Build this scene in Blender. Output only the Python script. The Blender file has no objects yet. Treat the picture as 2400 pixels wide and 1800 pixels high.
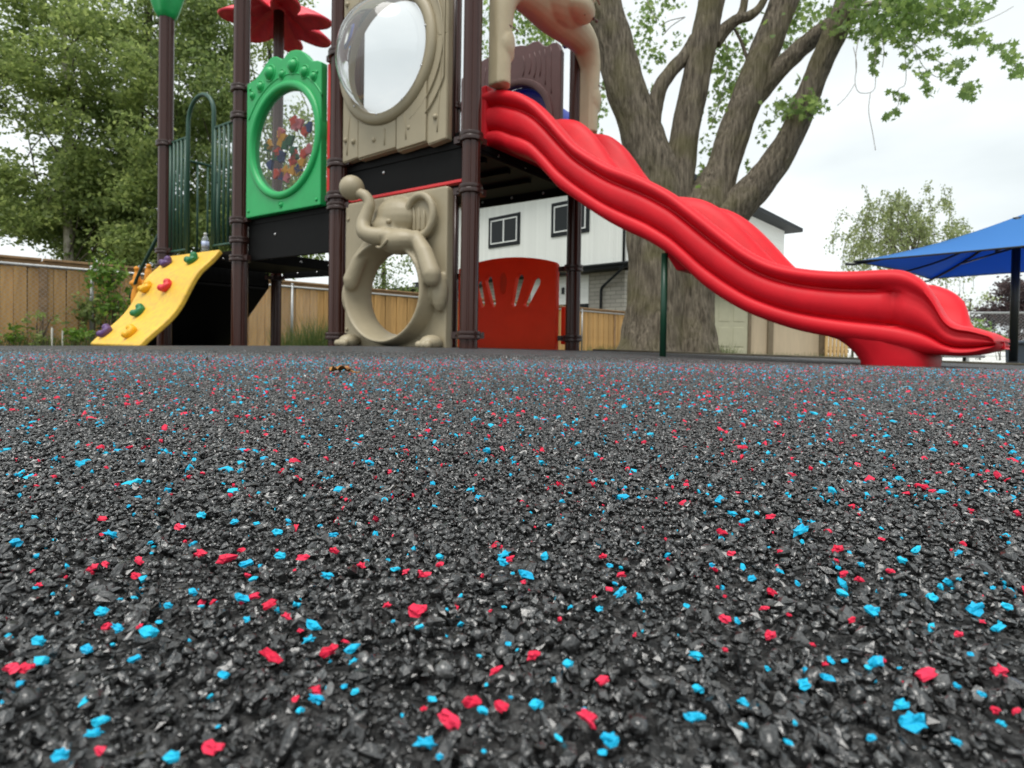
import bpy, bmesh, math, random
import numpy as np
from mathutils import Matrix, Vector, noise as mnoise

random.seed(11)
rng = np.random.default_rng(7)
scene = bpy.context.scene
COL = scene.collection
R = math.radians

# ------------------------------------------------------------------ camera
EYE = 0.056
FPX, PITCH, ROLL, SHIFT = 1300.0, R(.78), R(.9), -.0351
cam = bpy.data.cameras.new('camera')
cam_ob = bpy.data.objects.new('camera', cam)
COL.objects.link(cam_ob)
cam.sensor_width = 36
cam.lens = FPX / 2400 * 36
cam.shift_y = SHIFT
cam.clip_start, cam.clip_end = .01, 400
cam_ob.matrix_world = Matrix.Translation((0, 0, EYE)) @ Matrix.Rotation(math.pi / 2 - PITCH, 4, 'X') @ Matrix.Rotation(ROLL, 4, 'Z')
cam.dof.use_dof = True
cam.dof.focus_distance = .21
cam.dof.aperture_fstop = 30
scene.camera = cam_ob
CAMR = cam_ob.matrix_world.to_3x3()

# ------------------------------------------------------------------ sky, sun, exposure
SUN_EL, SUN_AZ = R(68), R(205)          # azimuth from +Y clockwise: behind the camera, a little to the left
world = bpy.data.worlds.new('World')
scene.world = world
world.use_nodes = True
wn = world.node_tree.nodes
wl = world.node_tree.links
wn.clear()
w_out = wn.new('ShaderNodeOutputWorld')
w_bg = wn.new('ShaderNodeBackground')
w_sky = wn.new('ShaderNodeTexSky')
w_sky.sky_type = 'NISHITA'
w_sky.sun_disc = False
w_sky.sun_elevation = SUN_EL
w_sky.sun_rotation = SUN_AZ
w_sky.dust_density = 4
w_mul = wn.new('ShaderNodeVectorMath'); w_mul.operation = 'SCALE'; w_mul.inputs['Scale'].default_value = .10
w_tc = wn.new('ShaderNodeTexCoord')
w_map = wn.new('ShaderNodeMapping'); w_map.inputs['Scale'].default_value = (1.2, 1.2, 3.0)
w_noise = wn.new('ShaderNodeTexNoise'); w_noise.inputs['Scale'].default_value = 1.6; w_noise.inputs['Detail'].default_value = 5
w_ramp = wn.new('ShaderNodeValToRGB')
w_ramp.color_ramp.elements[0].position = .32; w_ramp.color_ramp.elements[0].color = (.46, .50, .508, 1)
w_ramp.color_ramp.elements[1].position = .66; w_ramp.color_ramp.elements[1].color = (.66, .69, .685, 1)
w_mix = wn.new('ShaderNodeMix'); w_mix.data_type = 'RGBA'; w_mix.inputs['Factor'].default_value = .93
wl.new(w_tc.outputs['Generated'], w_map.inputs['Vector'])
wl.new(w_map.outputs['Vector'], w_noise.inputs['Vector'])
wl.new(w_noise.outputs['Fac'], w_ramp.inputs['Fac'])
wl.new(w_sky.outputs['Color'], w_mul.inputs[0])
wl.new(w_mul.outputs['Vector'], w_mix.inputs[6])
wl.new(w_ramp.outputs['Color'], w_mix.inputs[7])
wl.new(w_mix.outputs[2], w_bg.inputs['Color'])
wl.new(w_bg.outputs['Background'], w_out.inputs['Surface'])
w_bg.inputs['Strength'].default_value = 1.0

sun = bpy.data.lights.new('sun', 'SUN')
sun.energy = 1.5
sun.angle = R(35)
sun.color = (1, .97, .92)
sun_ob = bpy.data.objects.new('sun', sun)
COL.objects.link(sun_ob)
_sd = Vector((math.sin(SUN_AZ) * math.cos(SUN_EL), math.cos(SUN_AZ) * math.cos(SUN_EL), math.sin(SUN_EL)))
sun_ob.rotation_euler = _sd.to_track_quat('Z', 'Y').to_euler()

scene.view_settings.view_transform = 'Standard'
scene.view_settings.look = 'None'
scene.view_settings.gamma = 1
scene.view_settings.use_curve_mapping = False
scene.view_settings.exposure = .86
scene.render.engine = 'CYCLES'
scene.cycles.max_bounces = 8
scene.cycles.transparent_max_bounces = 12
scene.cycles.use_denoising = True

# ------------------------------------------------------------------ helpers
def at(px, py, Y):
    """point of the place seen at photograph pixel (px,py) at forward distance Y"""
    d = CAMR @ Vector(((px - 1200) / FPX, (900 - py) / FPX + SHIFT * 2400 / FPX, -1))
    return Vector((0, 0, EYE)) + d * (Y / d.y)

def at_ground(px, py, z=0.0):
    d = CAMR @ Vector(((px - 1200) / FPX, (900 - py) / FPX + SHIFT * 2400 / FPX, -1))
    return Vector((0, 0, EYE)) + d * ((z - EYE) / d.z)

WM = {}
def link(o, parent=None, loc=None):
    COL.objects.link(o)
    m = Matrix.Translation(loc) if loc is not None else Matrix.Identity(4)
    if parent is not None:
        o.parent = parent
        o.matrix_parent_inverse = WM[parent.name].inverted()
    o.location = loc if loc is not None else (0, 0, 0)
    WM[o.name] = m
    return o

def tag(o, label=None, cat=None, group=None, kind=None):
    if label: o['label'] = label
    if cat: o['category'] = cat
    if group: o['group'] = group
    if kind: o['kind'] = kind
    return o

def empty(name, loc, label=None, cat=None, group=None):
    o = bpy.data.objects.new(name, None)
    o.empty_display_size = .1
    link(o, None, Vector(loc))
    return tag(o, label, cat, group)

def instance(name, mesh, mat4, parent=None):
    """object sharing a mesh, placed by a world matrix"""
    o = bpy.data.objects.new(name, mesh)
    COL.objects.link(o)
    if parent is not None:
        o.parent = parent
        o.matrix_parent_inverse = WM[parent.name].inverted()
    o.matrix_basis = mat4
    WM[o.name] = mat4
    return o

class MB:
    def __init__(s): s.v = []; s.f = []
    def add(s, vs, fs):
        n = len(s.v); s.v += [tuple(p) for p in vs]; s.f += [tuple(i + n for i in f) for f in fs]; return s
    def hexa(s, p):      # 8 points: bottom 4 ccw, top 4 ccw
        return s.add(p, [(3, 2, 1, 0), (4, 5, 6, 7), (0, 1, 5, 4), (1, 2, 6, 5), (2, 3, 7, 6), (3, 0, 4, 7)])
    def box(s, c, sz, m=None):
        x, y, z = [q / 2 for q in sz]
        p = [Vector(q) for q in ((-x, -y, -z), (x, -y, -z), (x, y, -z), (-x, y, -z), (-x, -y, z), (x, -y, z), (x, y, z), (-x, y, z))]
        if m is not None: p = [m @ q for q in p]
        return s.hexa([q + Vector(c) for q in p])
    def tube(s, path, rad, n=10, caps=True, fl=None):
        path = [Vector(p) for p in path]
        if not hasattr(rad, '__len__'): rad = [rad] * len(path)
        rings = []
        up = None
        for i, p in enumerate(path):
            a = path[max(0, i - 1)]; b = path[min(len(path) - 1, i + 1)]
            t = (b - a).normalized()
            if up is None:
                up = Vector((0, 0, 1)) if abs(t.z) < .9 else Vector((0, 1, 0))
            x = t.cross(up)
            if x.length < 1e-5: x = t.cross(Vector((1, 0, 0)))
            x.normalize(); y = x.cross(t).normalized(); up = y
            ring = []
            for k in range(n):
                th = 2 * math.pi * k / n
                rr = rad[i] * (fl(th, i) if fl else 1)
                ring.append(p + (x * math.cos(th) + y * math.sin(th)) * rr)
            rings.append(ring)
        vs = [q for r_ in rings for q in r_]
        fs = []
        for i in range(len(path) - 1):
            for k in range(n):
                k2 = (k + 1) % n
                fs.append((i * n + k, i * n + k2, (i + 1) * n + k2, (i + 1) * n + k))
        if caps:
            fs.append(tuple(range(n - 1, -1, -1)))
            fs.append(tuple((len(path) - 1) * n + k for k in range(n)))
        return s.add(vs, fs)
    def lathe(s, prof, n=20, c=(0, 0, 0), m=None, fl=None):     # prof: (r,z)
        vs = []; fs = []
        for j, (r_, z) in enumerate(prof):
            for k in range(n):
                th = 2 * math.pi * k / n
                q = fl(th, j) if fl else 1
                p = Vector((r_ * q * math.cos(th), r_ * q * math.sin(th), z))
                if m is not None: p = m @ p
                vs.append(p + Vector(c))
        for j in range(len(prof) - 1):
            for k in range(n):
                k2 = (k + 1) % n
                fs.append((j * n + k, j * n + k2, (j + 1) * n + k2, (j + 1) * n + k))
        fs.append(tuple(range(n - 1, -1, -1)))
        fs.append(tuple((len(prof) - 1) * n + k for k in range(n)))
        return s.add(vs, fs)
    def ball(s, c, r3, n=14, m=None):
        if not hasattr(r3, '__len__'): r3 = (r3,) * 3
        vs = []; fs = []
        k1 = n // 2
        M3 = m if m is not None else Matrix.Identity(3)
        for j in range(1, k1):
            ph = math.pi * j / k1
            for k in range(n):
                th = 2 * math.pi * k / n
                vs.append(M3 @ Vector((r3[0] * math.sin(ph) * math.cos(th), r3[1] * math.sin(ph) * math.sin(th), -r3[2] * math.cos(ph))) + Vector(c))
        vs.append(M3 @ Vector((0, 0, -r3[2])) + Vector(c)); vs.append(M3 @ Vector((0, 0, r3[2])) + Vector(c))
        b, t = len(vs) - 2, len(vs) - 1
        for j in range(k1 - 2):
            for k in range(n):
                k2 = (k + 1) % n
                fs.append((j * n + k, j * n + k2, (j + 1) * n + k2, (j + 1) * n + k))
        for k in range(n):
            k2 = (k + 1) % n
            fs.append((b, k2, k)); fs.append((t, (k1 - 2) * n + k, (k1 - 2) * n + k2))
        return s.add(vs, fs)
    def mesh(s, name, mat, smooth=False):
        me = bpy.data.meshes.new(name)
        me.from_pydata(s.v, [], s.f)
        me.update()
        if mat: me.materials.append(mat)
        if smooth:
            me.polygons.foreach_set('use_smooth', [True] * len(me.polygons))
        return me
    def build(s, name, mat, parent=None, smooth=False, bevel=0, sharp=None, remesh=0, seg=2):
        me = s.mesh(name, mat, smooth)
        o = bpy.data.objects.new(name, me)
        link(o, parent)
        if remesh:
            md = o.modifiers.new('remesh', 'REMESH'); md.mode = 'VOXEL'; md.voxel_size = remesh; md.use_smooth_shade = True
            sm = o.modifiers.new('smooth', 'SMOOTH'); sm.factor = .5; sm.iterations = 6
        if bevel:
            md = o.modifiers.new('bevel', 'BEVEL'); md.width = bevel; md.segments = seg; md.limit_method = 'ANGLE'; md.angle_limit = R(35)
            md.harden_normals = False
        if sharp and smooth:
            me.set_sharp_from_angle(angle=R(sharp))
        return o

class Face:
    """upright working plane: a along, b up, c outward"""
    def __init__(s, A, B, toward):
        A = Vector((A[0], A[1], 0)); B = Vector((B[0], B[1], 0))
        s.O = A; s.u = (B - A).normalized(); s.len = (B - A).length
        s.n = Vector((s.u.y, -s.u.x, 0))
        if s.n.dot(Vector((toward[0], toward[1], 0)) - (A + B) / 2) < 0: s.n = -s.n
    def p(s, a, b, c=0): return s.O + s.u * a + s.n * c + Vector((0, 0, b))
    @property
    def m(s):            # local (a, c, b) axes to world
        return Matrix((s.u, s.n, Vector((0, 0, 1)))).transposed()
    def plate(s, outline, holes, c0, c1):
        """flat panel with real openings between depths c0 and c1"""
        bm = bmesh.new()
        edges = []
        for loop in [outline] + holes:
            vs = [bm.verts.new(s.p(a, b, c0)) for a, b in loop]
            for i in range(len(vs)): edges.append(bm.edges.new((vs[i], vs[(i + 1) % len(vs)])))
        bmesh.ops.triangle_fill(bm, use_beauty=True, use_dissolve=False, edges=edges)
        bmesh.ops.dissolve_limit(bm, angle_limit=.01, verts=bm.verts[:], edges=bm.edges[:]) if False else None
        geo = bmesh.ops.extrude_face_region(bm, geom=bm.faces[:])
        dv = [g for g in geo['geom'] if isinstance(g, bmesh.types.BMVert)]
        bmesh.ops.translate(bm, verts=dv, vec=s.n * (c1 - c0))
        bmesh.ops.recalc_face_normals(bm, faces=bm.faces[:])
        mb = MB()
        bm.verts.index_update()
        mb.add([v.co.copy() for v in bm.verts], [tuple(v.index for v in f.verts) for f in bm.faces])
        bm.free()
        return mb
    def ring(s, mb, ca, cb, prof, n=40, sy=1.0):
        """closed ring (torus-like) about (ca,cb); prof: (radius, c)"""
        vs = []; fs = []; k = len(prof)
        for i in range(n):
            th = 2 * math.pi * i / n
            for r_, c in prof: vs.append(s.p(ca + r_ * math.cos(th), cb + r_ * sy * math.sin(th), c))
        for i in range(n):
            j = (i + 1) % n
            for q in range(k):
                q2 = (q + 1) % k
                fs.append((i * k + q, i * k + q2, j * k + q2, j * k + q))
        mb.add(vs, fs)
        return mb

def circle(ca, cb, r_, n=40, sy=1.0):
    return [(ca + r_ * math.cos(2 * math.pi * i / n), cb + r_ * sy * math.sin(2 * math.pi * i / n)) for i in range(n)]

def catmull(pts, x):
    xs = [p[0] for p in pts]; ys = [p[1] for p in pts]
    if x <= xs[0]: return ys[0]
    if x >= xs[-1]: return ys[-1]
    i = max(j for j in range(len(xs)) if xs[j] <= x)
    if i == len(xs) - 1: return ys[-1]
    h = xs[i + 1] - xs[i]; t = (x - xs[i]) / h
    def sl(j):
        if j == 0: return (ys[1] - ys[0]) / (xs[1] - xs[0])
        if j == len(xs) - 1: return (ys[-1] - ys[-2]) / (xs[-1] - xs[-2])
        return (ys[j + 1] - ys[j - 1]) / (xs[j + 1] - xs[j - 1])
    m0, m1 = sl(i) * h, sl(i + 1) * h
    return (2 * t ** 3 - 3 * t ** 2 + 1) * ys[i] + (t ** 3 - 2 * t ** 2 + t) * m0 + (-2 * t ** 3 + 3 * t ** 2) * ys[i + 1] + (t ** 3 - t ** 2) * m1

def smooth_path(pts, n):
    pts = [Vector(p) for p in pts]
    out = []
    for i in range(len(pts) - 1):
        p0 = pts[max(0, i - 1)]; p1 = pts[i]; p2 = pts[i + 1]; p3 = pts[min(len(pts) - 1, i + 2)]
        for k in range(n):
            t = k / n
            out.append(.5 * ((2 * p1) + (-p0 + p2) * t + (2 * p0 - 5 * p1 + 4 * p2 - p3) * t * t + (-p0 + 3 * p1 - 3 * p2 + p3) * t ** 3))
    out.append(pts[-1])
    return out

# ------------------------------------------------------------------ materials
def mat(name, col, rough=.5, metal=0, spec=.5, noise_amt=0, noise_scale=8, bump=0, bump_scale=60, coat=0, col2=None, stretch=(1, 1, 1), trans=0, alpha=1, bump_dist=.01, detail=4):
    m = bpy.data.materials.new(name)
    m.use_nodes = True
    nt = m.node_tree; N = nt.nodes; L = nt.links
    b = N['Principled BSDF']
    b.inputs['Base Color'].default_value = (*col, 1)
    b.inputs['Roughness'].default_value = rough
    b.inputs['Metallic'].default_value = metal
    b.inputs['Specular IOR Level'].default_value = spec
    b.inputs['Coat Weight'].default_value = coat
    b.inputs['Transmission Weight'].default_value = trans
    b.inputs['Alpha'].default_value = alpha
    tc = N.new('ShaderNodeTexCoord'); mp = N.new('ShaderNodeMapping')
    mp.inputs['Scale'].default_value = stretch
    L.new(tc.outputs['Object'], mp.inputs['Vector'])
    if noise_amt or col2:
        nz = N.new('ShaderNodeTexNoise'); nz.inputs['Scale'].default_value = noise_scale; nz.inputs['Detail'].default_value = detail
        nz.inputs['Roughness'].default_value = .65
        L.new(mp.outputs['Vector'], nz.inputs['Vector'])
        rp = N.new('ShaderNodeValToRGB')
        c2 = col2 if col2 else tuple(c * (1 - noise_amt) for c in col)
        rp.color_ramp.elements[0].position = .35; rp.color_ramp.elements[0].color = (*c2, 1)
        rp.color_ramp.elements[1].position = .65; rp.color_ramp.elements[1].color = (*col, 1)
        L.new(nz.outputs['Fac'], rp.inputs['Fac'])
        L.new(rp.outputs['Color'], b.inputs['Base Color'])
    if bump:
        nb = N.new('ShaderNodeTexNoise'); nb.inputs['Scale'].default_value = bump_scale; nb.inputs['Detail'].default_value = 3
        L.new(mp.outputs['Vector'], nb.inputs['Vector'])
        bp = N.new('ShaderNodeBump'); bp.inputs['Strength'].default_value = bump; bp.inputs['Distance'].default_value = bump_dist
        L.new(nb.outputs['Fac'], bp.inputs['Height'])
        L.new(bp.outputs['Normal'], b.inputs['Normal'])
    return m

def leaf_mat(name, c1, c2, c3, trans=.45):
    m = bpy.data.materials.new(name); m.use_nodes = True
    nt = m.node_tree; N = nt.nodes; L = nt.links
    b = N['Principled BSDF']; out = N['Material Output']
    g = N.new('ShaderNodeNewGeometry'); rp = N.new('ShaderNodeValToRGB')
    rp.color_ramp.elements[0].color = (*c1, 1); rp.color_ramp.elements[1].color = (*c3, 1)
    e = rp.color_ramp.elements.new(.55); e.color = (*c2, 1)
    L.new(g.outputs['Random Per Island'], rp.inputs['Fac'])
    L.new(rp.outputs['Color'], b.inputs['Base Color'])
    b.inputs['Roughness'].default_value = .55
    tr = N.new('ShaderNodeBsdfTranslucent'); L.new(rp.outputs['Color'], tr.inputs['Color'])
    mx = N.new('ShaderNodeMixShader'); mx.inputs[0].default_value = trans
    L.new(b.outputs[0], mx.inputs[1]); L.new(tr.outputs[0], mx.inputs[2]); L.new(mx.outputs[0], out.inputs['Surface'])
    return m

def inst_mat(name, c1, c2, rough, spec, bump=.3, rough2=None):
    """for loose granules: colour and gloss differ from piece to piece"""
    m = bpy.data.materials.new(name); m.use_nodes = True
    nt = m.node_tree; N = nt.nodes; L = nt.links
    b = N['Principled BSDF']
    oi = N.new('ShaderNodeObjectInfo'); rp = N.new('ShaderNodeValToRGB')
    rp.color_ramp.elements[0].color = (*c1, 1); rp.color_ramp.elements[1].color = (*c2, 1)
    L.new(oi.outputs['Random'], rp.inputs['Fac']); L.new(rp.outputs['Color'], b.inputs['Base Color'])
    mr = N.new('ShaderNodeMapRange'); mr.inputs['To Min'].default_value = rough; mr.inputs['To Max'].default_value = rough2 or rough + .25
    ml = N.new('ShaderNodeMath'); ml.operation = 'MULTIPLY'; ml.inputs[1].default_value = 7.31
    fr = N.new('ShaderNodeMath'); fr.operation = 'FRACT'
    L.new(oi.outputs['Random'], ml.inputs[0]); L.new(ml.outputs[0], fr.inputs[0]); L.new(fr.outputs[0], mr.inputs['Value'])
    L.new(mr.outputs['Result'], b.inputs['Roughness'])
    b.inputs['Specular IOR Level'].default_value = spec
    if bump:
        g = N.new('ShaderNodeNewGeometry')
        nz = N.new('ShaderNodeTexNoise'); nz.inputs['Scale'].default_value = 900; nz.inputs['Detail'].default_value = 3
        L.new(g.outputs['Position'], nz.inputs['Vector'])
        bp = N.new('ShaderNodeBump'); bp.inputs['Strength'].default_value = bump; bp.inputs['Distance'].default_value = .001
        L.new(nz.outputs['Fac'], bp.inputs['Height']); L.new(bp.outputs['Normal'], b.inputs['Normal'])
    return m

M = {}
M['post'] = mat('brown_post_paint', (.050, .0165, .0115), .22, spec=.42)
M['clamp'] = mat('brown_clamp', (.036, .016, .013), .30, spec=.5)
M['bolt'] = mat('zinc_bolt', (.55, .55, .55), .35, metal=1)
M['green'] = mat('green_plastic', (.010, .40, .105), .42, noise_amt=.12, noise_scale=6, bump=.06, bump_scale=400, bump_dist=.002)
M['green_metal'] = mat('green_coated_bar', (.020, .075, .050), .42, spec=.45)
M['pole_green'] = mat('dark_green_pole', (.006, .050, .026), .35)
M['tan'] = mat('tan_plastic', (.37, .315, .21), .5, noise_amt=.10, noise_scale=5, bump=.05, bump_scale=350, bump_dist=.002)
M['tan_arch'] = mat('tan_arch_plastic', (.46, .385, .25), .48, noise_amt=.10, noise_scale=7, bump=.05, bump_scale=350, bump_dist=.002)
M['tan_dark'] = mat('tan_crease', (.20, .13, .08), .6)
M['red'] = mat('red_slide_plastic', (.71, .008, .020), .50, spec=.28, noise_amt=.16, noise_scale=5, bump=.10, bump_scale=420, bump_dist=.002)
M['red_panel'] = mat('orange_red_plastic', (.95, .10, .022), .5, noise_amt=.15, noise_scale=6, bump=.05, bump_scale=300, bump_dist=.002)
def glow_through(m, col, f):
    N = m.node_tree.nodes; L = m.node_tree.links; out = N['Material Output']; b = N['Principled BSDF']
    tr = N.new('ShaderNodeBsdfTranslucent'); tr.inputs['Color'].default_value = (*col, 1)
    mx = N.new('ShaderNodeMixShader'); mx.inputs[0].default_value = f
    L.new(b.outputs[0], mx.inputs[1]); L.new(tr.outputs[0], mx.inputs[2]); L.new(mx.outputs[0], out.inputs['Surface'])
glow_through(M['red_panel'], (.95, .07, .01), .5)
M['red_flower'] = mat('red_flower_plastic', (.88, .045, .08), .45, noise_amt=.2, noise_scale=10)
M['black'] = mat('black_coated_deck', (.005, .005, .005), .6, spec=.15, noise_amt=.3, noise_scale=20)
M['yellow'] = mat('yellow_climber_plastic', (.86, .53, .045), .5, noise_amt=.0, col2=(.66, .40, .06), noise_scale=22, bump=.12, bump_scale=180, bump_dist=.004)
M['brown_pl'] = mat('brown_plastic', (.115, .052, .05), .45, noise_amt=.2, noise_scale=10)
M['blue_pl'] = mat('blue_plastic', (.02, .05, .42), .4)
M['orange'] = mat('orange_plastic', (.80, .30, .015), .45)
M['purple'] = mat('purple_hold', (.10, .045, .16), .45, bump=.2, bump_scale=150)
M['hold_green'] = mat('green_hold', (.015, .17, .06), .45, bump=.2, bump_scale=150)
M['hold_red'] = mat('red_hold', (.68, .03, .035), .45, bump=.2, bump_scale=150)
M['hold_orange'] = mat('amber_hold', (.82, .42, .01), .45, bump=.2, bump_scale=150)
M['wood_fence'] = mat('fence_board', (.72, .43, .16), .75, col2=(.50, .28, .10), noise_scale=5, stretch=(3, 3, .35), bump=.3, bump_scale=30, detail=7)
def per_piece_tone(m, lo, hi):
    N = m.node_tree.nodes; L = m.node_tree.links; b = N['Principled BSDF']
    src = b.inputs['Base Color'].links[0].from_socket
    oi = N.new('ShaderNodeObjectInfo'); mr = N.new('ShaderNodeMapRange')
    mr.inputs['To Min'].default_value = lo; mr.inputs['To Max'].default_value = hi
    L.new(oi.outputs['Random'], mr.inputs['Value'])
    mx = N.new('ShaderNodeMix'); mx.data_type = 'RGBA'; mx.blend_type = 'MULTIPLY'; mx.inputs['Factor'].default_value = 1
    L.new(src, mx.inputs[6]); L.new(mr.outputs['Result'], mx.inputs[7]); L.new(mx.outputs[2], b.inputs['Base Color'])
per_piece_tone(M['wood_fence'], .72, 1.08)
M['wood_cap'] = mat('fence_cap_timber', (.36, .22, .11), .8, noise_amt=.35, noise_scale=8, stretch=(1, 1, 1))
M['galv'] = mat('galvanised_steel', (.45, .46, .46), .45, metal=.7, noise_amt=.2, noise_scale=20)
M['timber'] = mat('edging_timber', (.075, .065, .042), .85, noise_amt=.4, noise_scale=9)
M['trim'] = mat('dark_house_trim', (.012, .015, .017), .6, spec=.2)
M['white_frame'] = mat('white_window_frame', (.72, .74, .72), .4)
M['shingle'] = mat('roof_shingle', (.06, .06, .065), .85, noise_amt=.4, noise_scale=30)
M['shed'] = mat('shed_panel', (.62, .50, .35), .65, noise_amt=.12, noise_scale=3, stretch=(4, 4, .5))
M['shed_door'] = mat('shed_door_paint', (.52, .50, .36), .6, noise_amt=.08, noise_scale=6)
M['shed_trim'] = mat('shed_trim', (.22, .17, .11), .7, noise_amt=.2)
M['slat_new'] = mat('new_pine_slat', (.72, .47, .20), .65, noise_amt=.25, noise_scale=12, stretch=(3, 3, .3))
M['dark_steel'] = mat('dark_umbrella_steel', (.012, .016, .018), .4)
M['grey_slab'] = mat('grey_slab', (.28, .28, .28), .7, noise_amt=.2)
M['bin'] = mat('slate_blue_plastic', (.09, .12, .17), .5)
M['bark'] = None
M['stake'] = mat('white_stake', (.75, .73, .66), .6)
M['dead_leaf'] = mat('dead_leaf', (.55, .26, .05), .6, col2=(.16, .06, .015), noise_scale=70, bump=.3, bump_scale=200, bump_dist=.003)
M['lf_mid'] = leaf_mat('leaf_mid_green', (.18, .245, .08), (.29, .375, .12), (.48, .56, .19), .66)
M['lf_dark'] = leaf_mat('leaf_dark_green', (.14, .205, .065), (.22, .30, .10), (.38, .46, .155), .62)
M['lf_maple'] = leaf_mat('leaf_maple', (.13, .21, .06), (.21, .32, .09), (.34, .46, .13), .62)
M['lf_birch'] = leaf_mat('leaf_birch', (.19, .24, .10), (.30, .35, .15), (.42, .47, .21), .6)
M['lf_plum'] = leaf_mat('leaf_purple', (.03, .018, .022), (.06, .035, .04), (.11, .07, .06), .3)
M['lf_vine'] = leaf_mat('leaf_vine', (.07, .15, .02), (.14, .26, .035), (.27, .40, .06), .5)
M['lf_grass'] = leaf_mat('grass_blade', (.05, .09, .02), (.10, .15, .035), (.18, .20, .06), .4)

def bark_mat():
    m = bpy.data.materials.new('bark'); m.use_nodes = True
    nt = m.node_tree; N = nt.nodes; L = nt.links; b = N['Principled BSDF']
    b.inputs['Roughness'].default_value = .9; b.inputs['Specular IOR Level'].default_value = .2
    tc = N.new('ShaderNodeTexCoord'); mp = N.new('ShaderNodeMapping'); mp.inputs['Scale'].default_value = (1, 1, .11)
    L.new(tc.outputs['Object'], mp.inputs['Vector'])
    nz = N.new('ShaderNodeTexNoise'); nz.inputs['Scale'].default_value = 30; nz.inputs['Detail'].default_value = 8; nz.inputs['Roughness'].default_value = .72
    L.new(mp.outputs['Vector'], nz.inputs['Vector'])
    rp = N.new('ShaderNodeValToRGB')
    rp.color_ramp.elements[0].position = .34; rp.color_ramp.elements[0].color = (.062, .050, .038, 1)
    rp.color_ramp.elements[1].position = .68; rp.color_ramp.elements[1].color = (.38, .325, .245, 1)
    L.new(nz.outputs['Fac'], rp.inputs['Fac'])
    n2 = N.new('ShaderNodeTexNoise'); n2.inputs['Scale'].default_value = 2.2; n2.inputs['Detail'].default_value = 4
    L.new(tc.outputs['Object'], n2.inputs['Vector'])
    r2 = N.new('ShaderNodeValToRGB'); r2.color_ramp.elements[0].position = .47; r2.color_ramp.elements[1].position = .68
    r2.color_ramp.elements[1].color = (.55, .55, .55, 1)
    L.new(n2.outputs['Fac'], r2.inputs['Fac'])
    mx = N.new('ShaderNodeMix'); mx.data_type = 'RGBA'
    L.new(r2.outputs['Color'], mx.inputs['Factor']); L.new(rp.outputs['Color'], mx.inputs[6]); mx.inputs[7].default_value = (.19, .175, .075, 1)
    L.new(mx.outputs[2], b.inputs['Base Color'])
    bp = N.new('ShaderNodeBump'); bp.inputs['Strength'].default_value = 1; bp.inputs['Distance'].default_value = .09
    L.new(nz.outputs['Fac'], bp.inputs['Height']); L.new(bp.outputs['Normal'], b.inputs['Normal'])
    return m
M['bark'] = bark_mat()
M['birch_bark'] = mat('pale_bark', (.50, .47, .40), .85, col2=(.20, .18, .14), noise_scale=7, bump=.3)
M['branch'] = mat('dark_branch', (.09, .075, .055), .9, noise_amt=.3)
M['twig'] = mat('dry_twig', (.34, .31, .28), .9)

def clear_plastic(name, tint, gloss=.18):
    m = bpy.data.materials.new(name); m.use_nodes = True
    N = m.node_tree.nodes; L = m.node_tree.links; out = N['Material Output']
    N.remove(N['Principled BSDF'])
    tr = N.new('ShaderNodeBsdfTransparent'); tr.inputs['Color'].default_value = (*tint, 1)
    gl = N.new('ShaderNodeBsdfGlossy'); gl.inputs['Roughness'].default_value = .06
    df = N.new('ShaderNodeBsdfDiffuse'); df.inputs['Color'].default_value = (.75, .78, .76, 1)
    fr = N.new('ShaderNodeFresnel'); fr.inputs['IOR'].default_value = 1.5
    m1 = N.new('ShaderNodeMixShader'); m1.inputs[0].default_value = gloss
    L.new(tr.outputs[0], m1.inputs[1]); L.new(df.outputs[0], m1.inputs[2])
    fr.inputs['IOR'].default_value = 1.3 if gloss < .03 else 1.5
    m2 = N.new('ShaderNodeMixShader')
    L.new(fr.outputs[0], m2.inputs[0]); L.new(m1.outputs[0], m2.inputs[1]); L.new(gl.outputs[0], m2.inputs[2])
    L.new(m2.outputs[0], out.inputs['Surface'])
    return m
M['clear'] = clear_plastic('clear_plastic_pane', (.98, .99, .985), .015)
M['dome'] = clear_plastic('clear_plastic_dome', (.98, .985, .985), .17)  # white diffuse share stands in for milky reflections on the dome
M['bottle'] = clear_plastic('clear_bottle', (.86, .92, .96), .22)
def window_glass():
    return mat('window_glass', (.014, .017, .018), .15, spec=.18)
M['glass'] = window_glass()

def fabric():
    m = bpy.data.materials.new('blue_shade_cloth'); m.use_nodes = True
    N = m.node_tree.nodes; L = m.node_tree.links; b = N['Principled BSDF']; out = N['Material Output']
    c = (.07, .28, .66, 1)
    b.inputs['Base Color'].default_value = c; b.inputs['Roughness'].default_value = .8
    tr = N.new('ShaderNodeBsdfTranslucent'); tr.inputs['Color'].default_value = (.006, .27, .85, 1)
    mx = N.new('ShaderNodeMixShader'); mx.inputs[0].default_value = .4
    L.new(b.outputs[0], mx.inputs[1]); L.new(tr.outputs[0], mx.inputs[2]); L.new(mx.outputs[0], out.inputs['Surface'])
    return m
M['fabric'] = fabric()

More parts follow.
